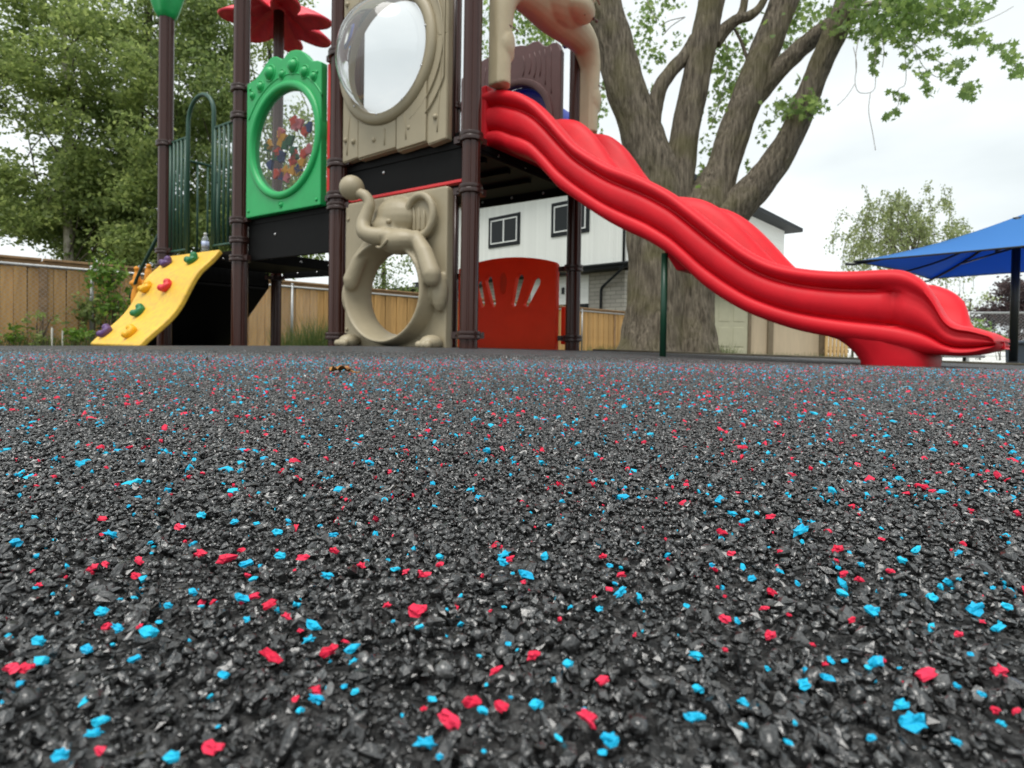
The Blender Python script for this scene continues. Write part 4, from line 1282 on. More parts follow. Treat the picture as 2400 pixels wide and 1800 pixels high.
# mid support: bracket and green pole
tq = 1.19
sp = N0 + SD * tq + SE * .30
b = MB(); bb = catmull(BT, tq)
q = [(tq - .10, .10), (tq + .10, .10), (tq + .10, .55), (tq - .10, .55)]
q2 = [(tq - .03, .16), (tq + .06, .16), (tq + .06, .48), (tq - .03, .48)]
b.hexa([N0 + SD * t + SE * w + Vector((0, 0, bb - .055)) for t, w in q2] + [N0 + SD * t + SE * w + Vector((0, 0, bb + .08)) for t, w in q])
b.build('support_bracket', M['red'], slide, bevel=.01)
pp = at(1556, 700, 2.97)
MB().tube([(pp.x, pp.y, g(pp.x, pp.y) - .02), (pp.x, pp.y, bb + .03)], .0175, 14).build('support_pole', M['pole_green'], slide, smooth=True)

# ---- tan arch over the slide entrance
AL = Vector((-.095, 3.60, 0)); AR = Vector((.59, 4.40, 0)); AU = (AR - AL).normalized(); ALEN = (AR - AL).length
AN = Vector((AU.y, -AU.x, 0))
def ap(s, z, c=0): return AL + AU * s + AN * c + Vector((0, 0, z))
am = Matrix((AU, AN, Vector((0, 0, 1)))).transposed()
b = MB()
path = [ap(0, 1.70), ap(0, 1.9), ap(.0, 2.1), ap(.02, 2.25), ap(.10, 2.37), ap(.28, 2.41), ap(.525, 2.40), ap(.77, 2.40), ap(.95, 2.36), ap(1.03, 2.24), ap(1.05, 2.1), ap(1.05, 1.9), ap(1.05, 1.70)]
sp_ = smooth_path(path, 5)
rads = []
for i in range(len(sp_)):
    q = i / (len(sp_) - 1)
    rads.append(.058 + .075 * math.exp(-((q - .5) / .24) ** 2))
b.tube(sp_, rads, 20)
for s in (0, 1.05):          # back plates of the legs
    b.box(ap(s, 2.0, -.02), (.125, .09, .62), am)
# face: muzzle, cheeks and brow
b.ball(ap(.54, 2.46, .07), (.26, .16, .17), 22, am)
b.ball(ap(.60, 2.40, .17), (.16, .11, .085), 20, am)
b.ball(ap(.62, 2.50, .18), (.13, .10, .095), 20, am)
b.ball(ap(.34, 2.47, .10), (.09, .10, .10), 16, am)
# hands on the uprights
for s in (0.0, 1.05):
    b.ball(ap(s + .012, 1.96, .035), (.060, .045, .10), 16, am)
    b.ball(ap(s + .045, 1.90, .03), (.030, .03, .045), 12, am)
arch = b.build('arch', M['tan_arch'], play, remesh=.008)
arch['label'] = 'tan plastic arch with a moulded animal face over the slide entrance'
for s in (0.0, 1.05):
    for k in (-1, 0, 1):
        c0 = ap(s + k * .030, 2.03, .098)
        MB().tube([c0 + AU * -.010 + Vector((0, 0, .008)), c0 + AN * .004 + Vector((0, 0, -.006)), c0 + AU * .010 + Vector((0, 0, .008))], .004, 6).build('finger_mark', M['brown_pl'], arch, smooth=True)
MB().tube(smooth_path([ap(.53, 2.47, .275), ap(.60, 2.452, .292), ap(.68, 2.452, .288), ap(.74, 2.465, .262)], 5), .007, 6).build('mouth_line', M['tan_dark'], arch, smooth=True)
MB().tube(smooth_path([ap(.44, 2.50, .20), ap(.46, 2.43, .225), ap(.52, 2.37, .225), ap(.60, 2.335, .235)], 5), .007, 6).build('cheek_line', M['tan_dark'], arch, smooth=True)
for s in (.71, .75):
    b = MB(); b.ball(ap(s, 2.36, .235), .012, 8); b.build('freckle', M['brown_pl'], arch, smooth=True)

# ---- water bottle standing on the climbing deck
bp0 = at(481, 590, 5.22)
bz0 = .832
b = MB(); b.lathe([(.028, bz0), (.032, bz0 + .006), (.032, bz0 + .05), (.030, bz0 + .055), (.032, bz0 + .06), (.032, bz0 + .115), (.029, bz0 + .13), (.018, bz0 + .155), (.0125, bz0 + .162), (.0125, bz0 + .172)], 20, (bp0.x, bp0.y, 0))
bot = empty('water_bottle', (bp0.x, bp0.y, bz0), 'clear plastic water bottle with pale label standing at top of the yellow climbing wall', 'bottle')
b.build('bottle_body', M['bottle'], bot, smooth=True)
M['label_w'] = mat('bottle_label', (.62, .68, .80), .4, col2=(.16, .22, .45), noise_scale=40)
b = MB(); b.lathe([(.0328, bz0 + .045), (.0328, bz0 + .108)], 20, (bp0.x, bp0.y, 0)); b.build('bottle_label', M['label_w'], bot, smooth=True)
b = MB(); b.lathe([(.0145, bz0 + .168), (.0145, bz0 + .186), (.012, bz0 + .188)], 14, (bp0.x, bp0.y, 0)); b.build('bottle_cap', M['white_frame'], bot, smooth=True)

# ---- dead leaf lying on the rubber
lc = at_ground(797, 880, 0)
b = MB(); r_ = random.Random(4); n1, n2 = 9, 7
for j in range(n2):
    for i in range(n1):
        u_ = i / (n1 - 1) * 2 - 1; v_ = j / (n2 - 1) * 2 - 1
        wid = (1 - abs(u_) ** 1.6) * .55 + .06
        b.v.append((lc.x + .016 * u_ * 1.0, lc.y + .020 * v_ * wid, g(lc.x, lc.y) + .004 + .009 * abs(v_) * wid + .006 * math.sin(u_ * 4 + v_ * 3) ** 2 + r_.uniform(0, .003)))
for j in range(n2 - 1):
    for i in range(n1 - 1): b.f.append((j * n1 + i, j * n1 + i + 1, (j + 1) * n1 + i + 1, (j + 1) * n1 + i))
lf = empty('dead_leaf', (lc.x, lc.y, g(lc.x, lc.y)), 'small curled orange-brown dead leaf lying on the rubber', 'leaf')
b.build('leaf_blade', M['dead_leaf'], lf, smooth=True)
MB().tube([(lc.x + .0145, lc.y, g(lc.x, lc.y) + .008), (lc.x + .024, lc.y - .004, g(lc.x, lc.y) + .005), (lc.x + .030, lc.y - .004, g(lc.x, lc.y) + .006)], .0012, 6).build('leaf_stalk', M['dead_leaf'], lf, smooth=True)
# ================================================================== FOLIAGE TOOLS
def leaf_arrays(cent, size, shape='diamond', droop=.3, rs=None):
    """one small face group for each leaf; cent: (n,3) array"""
    n = len(cent)
    s = size * rng.uniform(.6, 1.35, n)
    # random frames
    d = rng.normal(0, 1, (n, 3)); d[:, 2] -= droop; d /= np.linalg.norm(d, axis=1)[:, None]
    k = rng.normal(0, 1, (n, 3)); k -= (k * d).sum(1)[:, None] * d; k /= np.linalg.norm(k, axis=1)[:, None]
    nn = np.cross(d, k)
    if shape == 'diamond':
        loc = np.array([(0, -.5, 0), (.30, -.05, .08), (0, .55, 0), (-.30, -.05, .08)])
        fac = np.array([(0, 1, 2), (0, 2, 3)])
    elif shape == 'narrow':
        loc = np.array([(0, -.5, 0), (.14, 0, .04), (0, .5, 0), (-.14, 0, .04)])
        fac = np.array([(0, 1, 2), (0, 2, 3)])
    else:
        loc = np.array([(0, -.45, 0), (.16, -.18, .03), (.42, -.22, .08), (.27, .03, .04), (.40, .30, .08), (.13, .20, .02), (0, .58, 0), (-.13, .20, .02), (-.40, .30, .08), (-.27, .03, .04), (-.42, -.22, .08), (-.16, -.18, .03), (0, 0, -.02)])
        fac = np.array([(12, i, (i + 1) % 12) for i in range(12)])
    m = len(loc)
    v = cent[:, None, :] + s[:, None, None] * (loc[None, :, 0:1] * k[:, None, :] + loc[None, :, 1:2] * d[:, None, :] + loc[None, :, 2:3] * nn[:, None, :])
    f = fac[None] + (np.arange(n) * m)[:, None, None]
    return v.reshape(-1, 3), f.reshape(-1, 3)

def tri_mesh(name, v, f, m, parent, smooth=False):
    me = bpy.data.meshes.new(name)
    me.vertices.add(len(v)); me.vertices.foreach_set('co', v.astype(np.float32).ravel())
    me.loops.add(len(f) * 3); me.loops.foreach_set('vertex_index', f.astype(np.int32).ravel())
    me.polygons.add(len(f)); me.polygons.foreach_set('loop_start', np.arange(len(f), dtype=np.int32) * 3)
    try: me.polygons.foreach_set('loop_total', np.full(len(f), 3, dtype=np.int32))
    except Exception: pass
    me.update(calc_edges=True); me.validate()
    me.materials.append(m)
    o = bpy.data.objects.new(name, me)
    link(o, parent)
    return o

def clump(c, r3, n, shell=.55):
    d = rng.normal(0, 1, (n, 3)); d /= np.linalg.norm(d, axis=1)[:, None]
    rr = (shell + (1 - shell) * rng.random(n)) ** .8
    rr *= np.where(rng.random(n) < .3, rng.random(n), 1)
    p = np.array(c)[None] + d * rr[:, None] * np.array(r3)[None]
    # break the outline up
    p += rng.normal(0, .07 * np.mean(r3), p.shape)
    return p

def px_m(px, z): return px * z / FPX

def sprays(centres, n_sub, n_leaf, sub_r):
    """leaf positions gathered in small sprays inside each clump"""
    out = []
    for c, r3 in centres:
        subs = clump(c, r3, n_sub, .3)
        for s in subs:
            q = rng.normal(0, 1, (n_leaf, 3)) * np.array((sub_r, sub_r, sub_r * .55)) * rng.uniform(.6, 1.3)
            out.append(s[None] + q)
    return np.concatenate(out)

def branch_to(mb, a, b_, r0, r1, wob=.15, n=6):
    a = Vector(a); b_ = Vector(b_)
    L_ = (b_ - a).length
    pts = [a]
    for k in range(1, n):
        t = k / n
        pts.append(a.lerp(b_, t) + Vector((random.gauss(0, 1), random.gauss(0, 1), random.gauss(0, 1))) * wob * L_ * .12 + Vector((0, 0, .12 * L_ * math.sin(t * math.pi))))
    pts.append(b_)
    mb.tube(pts, [r0 + (r1 - r0) * k / n for k in range(n + 1)], 7)

# ================================================================== FENCES
FA = Vector((-6.96, 7.5, 0)); FB = Vector((3.96, 19.0, 0)); FDIR = (FB - FA).normalized()
FN = Vector((FDIR.y, -FDIR.x, 0))      # towards the play yard
FTOP = 1.075
fence = empty('wooden_fence', FA + Vector((0, 0, -.3)), 'tall tan board fence with a capped top running behind the play structure', 'fence')
fm3 = Matrix((FDIR, -FN, Vector((0, 0, 1)))).transposed()
BW = .142
board_meshes = []
for k in range(4):
    b = MB(); b.box((0, 0, (FTOP - .32) / 2 - .0), (BW - .007, .018 + .002 * k, FTOP + .32))
    board_meshes.append(b.mesh('plank', M['wood_fence']))
nb = 132
for i in range(nb):
    p = FA + FDIR * (-1.9 + i * BW)
    m4 = Matrix.Translation(p + FN * (.012 if i % 2 else 0) + Vector((0, 0, random.uniform(-.012, .006)))) @ fm3.to_4x4() @ Matrix.Rotation(random.uniform(-.006, .006), 4, 'Y') @ Matrix.Rotation(random.uniform(-.02, .02), 4, 'Z') 
    instance('plank', board_meshes[i % 4], m4, fence)
b = MB(); b.hexa([FA + FDIR * q + FN * c + Vector((0, 0, z)) for z in (-.3, FTOP - .03) for q, c in ((-1.95, -.03), (16.8, -.03), (16.8, -.022), (-1.95, -.022))]); b.build('light_block_sheet', M['timber'], fence)  # added dark sheet, blocks light so the gaps between planks look dark
for z in (.02, .55, .96):
    b = MB(); b.tube([FA + FDIR * -2 + Vector((0, 0, z)) - FN * .075, FA + FDIR * 17 + Vector((0, 0, z)) - FN * .075], .04, 4); b.build('rail', M['wood_cap'], fence)
for k in range(8):
    s0 = -1.95 + k * 2.42
    b = MB(); b.box(FA + FDIR * (s0 + 1.2) + Vector((0, 0, FTOP + .012)) + FN * .01, (2.40, .13, .035), fm3); b.build('cap_board', M['wood_cap'], fence, bevel=.006)
    b = MB(); b.box(FA + FDIR * (s0 + 1.2) + Vector((0, 0, FTOP - .055)) + FN * .022, (2.40, .022, .09), fm3); b.build('fascia_board', M['wood_cap'], fence, bevel=.004)
    b = MB(); b.box(FA + FDIR * s0 + Vector((0, 0, .36)) + FN * .028, (.09, .03, 1.38), fm3); b.build('fence_post', M['wood_cap'], fence, bevel=.005)

def wire_mesh(mb, A, B, z0, z1, pitch=.065, r_=.0017):
    d = (B - A); ln = d.length; d.normalize()
    h = z1 - z0
    n = int(ln / pitch)
    for sgn in (1, -1):
        for k in range(-int(h / pitch) if sgn > 0 else 0, n + (int(h / pitch) if sgn < 0 else 0)):
            x0 = k * pitch; x1 = x0 + sgn * h
            t0, t1 = 0.0, 1.0
            # clip to 0..ln
            def clip(xa, xb):
                lo, hi = 0.0, 1.0
                if xa == xb: return None
                ta, tb = (0 - xa) / (xb - xa), (ln - xa) / (xb - xa)
                lo = max(lo, min(ta, tb)); hi = min(hi, max(ta, tb))
                return (lo, hi) if hi > lo else None
            c = clip(x0, x1)
            if not c: continue
            p = [A + d * (x0 + (x1 - x0) * t) + Vector((0, 0, z0 + h * t)) for t in c]
            mb.tube(p, r_, 3, caps=False)

clf = empty('chain_link_fence', FA + Vector((0, 0, -.3)), 'galvanised chain-link fence standing just in front of the board fence', 'fence', None)
CA = FA + FN * .16
MB().tube([CA + FDIR * -2 + Vector((0, 0, .985)), CA + FDIR * 17 + Vector((0, 0, .985))], .021, 10).build('top_rail', M['galv'], clf, smooth=True)
for k in range(6):
    q = CA + FDIR * (1.0 + 3.0 * k)
    b = MB(); b.tube([q + Vector((0, 0, -.3)), q + Vector((0, 0, 1.02))], .026, 10); b.ball(q + Vector((0, 0, 1.03)), (.03, .03, .025), 10)
    b.build('fence_post', M['galv'], clf, smooth=True)
b = MB(); wire_mesh(b, CA + FDIR * -1.5, CA + FDIR * 4.5, -.28, .98); b.build('wire_mesh', M['galv'], clf)['kind'] = 'stuff'

# chain-link fence at the far right
c1, c2 = at(1990, 735, 12.5), at(2560, 727, 11.2)
c1.z = c2.z = 0
clr = empty('chain_link_fence', (c1.x, c1.y, -.3), 'low grey chain-link fence in front of the pale concrete yard', 'fence')
topz = .80
MB().tube([c1 + Vector((0, 0, topz)), c2 + Vector((0, 0, topz))], .022, 10).build('top_rail', M['galv'], clr, smooth=True)
for k in range(3):
    q = c1.lerp(c2, .02 + .5 * k)
    b = MB(); b.tube([q + Vector((0, 0, -.3)), q + Vector((0, 0, topz + .03))], .027, 10); b.build('fence_post', M['galv'], clr, smooth=True)
b = MB(); wire_mesh(b, c1, c2, -.28, topz); b.build('wire_mesh', M['galv'], clr)['kind'] = 'stuff'

# stakes by the fence
for i, (px, y0) in enumerate(((122, 768), (147, 775))):
    p = at(px, 800, 7.4)
    tp = at(px, y0, 7.4)
    b = MB(); b.box((p.x, p.y, (tp.z - .3) / 2), (.016, .016, tp.z + .3)); o = b.build('stake', M['stake'])
    tag(o, ('thicker' if i == 0 else 'thinner') + ' white stake standing in the weeds by the board fence', 'stake', 'stakes by the fence')

# edging timber on the far side of the rubber
b = MB()
ex = [.75, 1.2, 2, 3, 4.5, 7, 9]
for x0, x1 in zip(ex[:-1], ex[1:]):
    p0 = Vector((x0, far_edge(x0) + .008, g(x0, far_edge(x0)))); p1 = Vector((x1, far_edge(x1) + .008, g(x1, far_edge(x1))))
    w = Vector((.02, .09, 0))
    b = MB()
    b.hexa([p0 + Vector((0, 0, -.12)), p1 + Vector((-.004, 0, -.12)), p1 + w + Vector((-.004, 0, -.12)), p0 + w + Vector((0, 0, -.12)), p0 + Vector((0, 0, .016)), p1 + Vector((-.004, 0, .016)), p1 + w + Vector((-.004, 0, .016)), p0 + w + Vector((0, 0, .016))])
    o = b.build('edging_timber', M['timber'], bevel=.006)
    tag(o, None, None, None, 'structure')

# ================================================================== BIG MAPLE
MZ = 8.0
mbase = at(1565, 838, MZ); mbase.z = -.3
maple = empty('maple_tree', mbase, 'large many-stemmed maple tree with furrowed bark standing behind the red slide', 'tree')
def bark_fl(seed):
    def f(th, i):
        v = mnoise.noise(Vector((math.cos(th) * 2.6 + seed, math.sin(th) * 2.6, i * .16)))
        v2 = mnoise.noise(Vector((math.cos(th) * 7 + seed * 2, math.sin(th) * 7, i * .10)))
        v3 = abs(mnoise.noise(Vector((math.cos(th) * 15 + seed * 3, math.sin(th) * 15, i * .11))))
        v4 = mnoise.noise(Vector((math.cos(th) * 24 + seed, math.sin(th) * 24, i * .35)))
        return 1 + .09 * v + .05 * v2 - .06 * max(0, .28 - v3) + .015 * v4
    return f
def limb(name, pts, parent, seed, n=26, sub=12):
    n = n * 3
    """pts: (px, py, Y, width_px)"""
    path = [at(p[0], p[1], p[2]) for p in pts]; rad = [px_m(p[3], p[2]) / 2 * .90 for p in pts]
    sp = smooth_path(path, sub)
    rr = []
    for i in range(len(sp)):
        q = i / sub; k = min(int(q), len(rad) - 2); t = q - k
        rr.append(rad[k] * (1 - t) + rad[k + 1] * t)
    return MB().tube(sp, rr, n, fl=bark_fl(seed)).build(name, M['bark'], parent, smooth=True)
trunk = limb('trunk', [(1528, 905, 7.95, 235), (1526, 850, 7.95, 195), (1528, 800, 7.95, 165), (1535, 720, 8.0, 152), (1538, 620, 8.0, 142), (1540, 520, 8.05, 150), (1545, 450, 8.1, 120), (1548, 380, 8.1, 50)], maple, 1.0, 40)
limb('trunk', [(1630, 905, 7.95, 190), (1625, 850, 7.95, 150), (1622, 790, 7.95, 122), (1620, 700, 8.0, 112), (1625, 600, 8.0, 122), (1640, 520, 8.0, 150), (1668, 450, 7.95, 110), (1680, 390, 7.9, 50)], maple, 2.0, 36)
limb('limb', [(1548, 520, 8.05, 130), (1545, 440, 8.05, 128), (1520, 360, 8.05, 112), (1492, 280, 8.05, 100), (1462, 190, 8.05, 100), (1440, 100, 8.05, 92), (1412, 0, 8.05, 84), (1385, -120, 8.05, 76)], maple, 3.0)
limb('limb', [(1590, 560, 8.0, 95), (1590, 470, 8.0, 80), (1595, 390, 8.0, 74), (1608, 300, 8.0, 70), (1628, 200, 8.0, 70), (1650, 90, 8.0, 68), (1668, 0, 8.0, 66), (1690, -120, 8.0, 60)], maple, 4.0)
limb('limb', [(1650, 540, 7.9, 105), (1672, 470, 7.9, 88), (1698, 380, 7.9, 80), (1728, 290, 7.9, 78), (1762, 200, 7.9, 78), (1800, 100, 7.9, 72), (1838, 0, 7.9, 68), (1880, -120, 7.9, 62)], maple, 5.0)
limb('limb', [(1640, 575, 7.95, 60), (1690, 522, 7.85, 96), (1738, 472, 7.75, 90), (1795, 410, 7.65, 76), (1845, 335, 7.55, 66), (1882, 255, 7.45, 60), (1915, 170, 7.35, 56), (1950, 90, 7.25, 60), (1985, 10, 7.2, 62), (2010, -100, 7.15, 56)], maple, 6.0)
limb('limb', [(1752, 255, 7.92, 40), (1785, 208, 7.88, 54), (1830, 158, 7.8, 50), (1872, 118, 7.75, 46), (1915, 82, 7.65, 44), (1960, 45, 7.55, 42), (2000, -20, 7.4, 40)], maple, 7.0, 18)
limb('limb', [(1525, 330, 8.0, 50), (1532, 262, 8.0, 42), (1548, 205, 8.0, 38), (1575, 165, 8.0, 36), (1605, 132, 8.0, 34), (1630, 90, 8.0, 34)], maple, 8.0, 16)
limb('limb', [(1675, 100, 8.0, 36), (1702, 66, 7.95, 33), (1730, 45, 7.9, 26), (1755, 38, 7.85, 24), (1780, 18, 7.85, 20), (1800, -20, 7.8, 16)], maple, 9.0, 14)
limb('limb', [(1728, 48, 7.9, 22), (1742, 20, 7.9, 20), (1748, -30, 7.9, 18)], maple, 9.5, 12)
limb('limb', [(1752, 140, 7.95, 9), (1738, 100, 7.95, 8), (1722, 68, 7.95, 7)], maple, 9.7, 8)

# hanging leafy sprays: (px, py, spread px, spread py, number of leaves, Y)
spots = [(1515, 40, 35, 35, 46, 8.4), (1500, 100, 35, 40, 34, 8.6), (1540, 120, 14, 20, 8, 8.4), (1560, 10, 40, 12, 18, 8.2),
         (1590, 95, 18, 28, 8, 8.4), (1545, 138, 14, 8, 8, 8.3), (1530, 205, 9, 6, 4, 8.2),
         (1700, 150, 32, 45, 60, 8.4), (1712, 200, 30, 40, 60, 8.4), (1680, 225, 20, 30, 26, 8.3), (1672, 280, 16, 26, 16, 8.3), (1660, 345, 16, 25, 14, 8.3), (1648, 410, 14, 30, 20, 8.3), (1690, 130, 22, 22, 18, 8.4), (1745, 90, 22, 26, 22, 8.3),
         (1850, 55, 45, 40, 50, 8.2), (1880, 25, 40, 22, 50, 8.2), (1905, 60, 30, 20, 22, 8.1), (1828, 105, 20, 24, 14, 8.2), (1800, 280, 9, 30, 8, 8.0), (1785, 310, 8, 16, 6, 8.0), (1755, 395, 6, 22, 6, 8.0),
         (1852, 250, 34, 24, 46, 7.5), (1885, 255, 26, 22, 42, 7.3), (1915, 250, 18, 14, 14, 7.3), (1835, 268, 20, 14, 16, 7.5), (1905, 225, 12, 14, 14, 7.3), (1878, 185, 10, 8, 4, 7.4),
         (2010, 30, 60, 40, 110, 7.0), (2080, 25, 70, 40, 140, 6.9), (2150, 20, 60, 38, 110, 6.8), (2210, 20, 55, 34, 80, 6.7), (2040, 70, 55, 24, 66, 6.9), (2110, 70, 55, 26, 66, 6.8), (2190, 62, 45, 26, 50, 6.7), (2260, 40, 40, 24, 34, 6.6), (2290, 18, 30, 12, 20, 6.6),
         (2052, 110, 14, 30, 18, 6.8), (2048, 160, 10, 20, 10, 6.8), (2122, 115, 16, 22, 14, 6.7), (2128, 150, 14, 8, 7, 6.7),
         (2250, 92, 26, 14, 18, 6.5), (2290, 95, 26, 14, 18, 6.5), (2345, 115, 22, 14, 16, 6.4), (2372, 135, 22, 12, 16, 6.4), (2388, 170, 16, 10, 12, 6.4), (2370, 150, 12, 16, 8, 6.4),
         (2180, 130, 24, 14, 14, 6.6), (2245, 150, 20, 16, 14, 6.5), (2160, 170, 16, 12, 9, 6.6), (2215, 165, 16, 12, 9, 6.5), (2168, 195, 9, 10, 5, 6.6), (2180, 218, 12, 10, 8, 6.6), (2272, 205, 16, 14, 14, 6.5), (2262, 225, 12, 10, 8, 6.5), (2238, 190, 9, 12, 5, 6.5),
         (2095, 220, 10, 8, 6, 6.7), (2118, 232, 10, 7, 6, 6.7), (2080, 272, 10, 6, 6, 6.7), (2100, 262, 8, 6, 4, 6.7),
         (1190, 20, 40, 30, 40, 9.2), (1250, 20, 40, 36, 60, 9.2), (1230, 70, 34, 40, 70, 9.2), (1270, 90, 26, 30, 40, 9.2), (1140, 40, 18, 40, 26, 9.2), (1136, 110, 10, 30, 14, 9.2), (1300, 80, 20, 30, 24, 9.2), (1290, 20, 30, 24, 40, 9.2),
         (1400, 250, 18, 40, 22, 8.8), (1392, 320, 16, 24, 16, 8.8), (1405, 210, 14, 24, 10, 8.8)]
cents = []
for px, py, sx, sy, n, Y in spots:
    n = int(n * 2.1); a = rng.normal(0, .66, (n, 2)); q = rng.normal(0, .25, n)
    for k in range(n):
        v_ = at(px + a[k, 0] * sx, py + a[k, 1] * sy, Y + q[k]); cents.append((v_.x, v_.y, v_.z))
# crown above the picture: shade and leaves out of frame
for k in range(26):
    c = at(1200 + random.uniform(150, 1000), random.uniform(-700, -150), random.uniform(6.5, 9.5))
    cl = clump((c.x, c.y, c.z), (.7, .7, .5), 90)
    cents += [tuple(q) for q in cl]
cents = np.array(cents)
v_, f_ = leaf_arrays(cents, .086, 'maple', .8)
tri_mesh('crown', v_, f_, M['lf_maple'], maple)
# bare and leafy twigs
b = MB()
tw = [[(2030, 20), (2045, 70), (2052, 130), (2046, 180)], [(2000, 110), (2008, 150), (2004, 190), (2012, 215), (2035, 218), (2050, 208), (2052, 180)], [(2004, 196), (1985, 225), (1962, 248)], [(2040, 218), (2036, 260), (2045, 310), (2052, 352)], [(2012, 92), (2006, 130), (2007, 170)], [(2120, 120), (2124, 170), (2120, 200), (2106, 210), (2106, 245), (2085, 272)],
      [(2090, 60), (2140, 100), (2190, 140), (2245, 160)], [(2140, 100), (2160, 150), (2190, 178), (2210, 180)], [(2180, 60), (2230, 90), (2290, 100), (2350, 120), (2390, 165)], [(2240, 55), (2290, 55), (2340, 35), (2375, 15)], [(1990, 20), (2050, 25), (2120, 30), (2200, 35), (2280, 40)], [(2065, 80), (2072, 120), (2068, 158)]]
for q in tw:
    b.tube(smooth_path([at(x, y, 6.75) for x, y in q], 4), .004, 5)
b.tube(smooth_path([at(1990, 10, 7.2), at(2060, 8, 6.9), at(2140, 18, 6.8), at(2230, 22, 6.6)], 4), [.03] * 5 + [.02] * 4 + [.012] * 4, 8)
tw2 = [[(1700, 95), (1705, 150), (1690, 230), (1665, 300)], [(1540, 50), (1520, 10), (1510, -40)], [(1606, 40), (1570, 48), (1548, 60)], [(1606, 40), (1575, 60), (1556, 80)], [(1880, 255), (1850, 250), (1820, 262)]]
for q in tw2: b.tube(smooth_path([at(x, y, 8.2) for x, y in q], 4), .007, 5)
b.build('twigs', M['twig'], maple, smooth=True)['kind'] = 'stuff'

# ================================================================== TREES BEYOND THE FENCE
def px_tree(name, label, base_px, Y, trunk_w, trunk_pts, regions, leaf, size, mk, bark='branch', n_sub=26, n_leaf=16, sub_r=.10, shape='diamond', droop=.3, group=None, limbs=14):
    base = at(base_px, 812, Y); base.z = -.3
    t = empty(name, base, label, 'tree', group)
    path = [base] + [at(x, y, Y) for x, y in trunk_pts]
    n = len(path)
    MB().tube(smooth_path(path, 4), [px_m(trunk_w, Y) / 2 * (1 - .65 * i / ((n - 1) * 4)) for i in range((n - 1) * 4 + 1)], 12, fl=bark_fl(base_px * .01)).build('trunk', M[bark], t, smooth=True)
    cl = []
    for px, py, rx, ry, dY in regions:
        c = at(px, py, Y + dY); cl.append(((c.x, c.y, c.z), (px_m(rx, Y), max(.35, px_m(rx, Y) * .8), px_m(ry, Y))))
    b = MB()
    for c, r3 in random.sample(cl, min(limbs, len(cl))):
        k = random.randrange(1, n)
        branch_to(b, path[k], Vector(c), px_m(trunk_w, Y) * .09, .006)
    b.build('limbs', M['branch'], t, smooth=True)
    cents = sprays(cl, n_sub, n_leaf, sub_r)
    v_, f_ = leaf_arrays(cents, size, shape, droop)
    tri_mesh('crown', v_, f_, M[mk], t)
    return t

def fill(x0, x1, y0, y1, n, r0, r1, dy=1.0, seed=0):
    q = random.Random(seed); out = []
    for k in range(n):
        out.append((q.uniform(x0, x1), q.uniform(y0, y1), q.uniform(r0, r1), q.uniform(r0 * .7, r1 * .8), q.uniform(-dy, dy)))
    return out
# pale-stemmed tree at the far left
px_tree('birch_tree', 'pale-stemmed leafy tree beyond the fence at the far left of the yard', 165, 10.5, 22, [(162, 640), (158, 420), (162, 260), (150, 120), (165, -60)],
        fill(-60, 330, -60, 200, 44, 50, 85, 1.2, 1) + fill(150, 340, 200, 420, 24, 45, 75, 1.0, 2) + fill(-60, 120, 160, 300, 9, 30, 55, .8, 3) + fill(-60, 110, 380, 540, 12, 35, 60, .8, 4) + fill(120, 330, 400, 600, 22, 40, 65, .8, 24),
        None, .085, 'lf_mid', 'birch_bark', 26, 15, .12, group='trees beyond the board fence', limbs=22)
px_tree('dense_tree', 'dark dense bushy tree beyond the fence behind the green barrier bars', 300, 11.5, 26, [(300, 640), (310, 450), (330, 250), (350, 60), (350, -80)],
        fill(60, 660, 490, 615, 46, 38, 60, 1.0, 31) + fill(190, 560, 260, 600, 70, 45, 80, 1.2, 5) + fill(330, 560, -60, 300, 44, 45, 80, 1.2, 6) + fill(100, 240, 360, 560, 16, 30, 55, .8, 14),
        None, .085, 'lf_dark', 'branch', 28, 15, .12, group='trees beyond the board fence')
px_tree('slender_tree', 'thin open-crowned tree beyond the fence behind the red flower and bubble panel', 640, 12.5, 18, [(640, 640), (645, 450), (640, 250), (630, 60), (640, -80)],
        fill(540, 690, -50, 230, 13, 35, 60, .8, 7) + fill(560, 800, 260, 620, 34, 40, 70, .8, 8),
        None, .08, 'lf_mid', 'branch', 22, 13, .12, group='trees beyond the board fence')
px_tree('low_tree', 'low leafy tree beyond the fence seen through the elephant hole', 900, 17.5, 14, [(900, 700), (900, 620), (905, 560)],
        fill(820, 960, 560, 690, 12, 30, 45, .6, 9), None, .10, 'lf_dark', 'branch', 16, 12, .16, group='trees beyond the board fence', limbs=6)
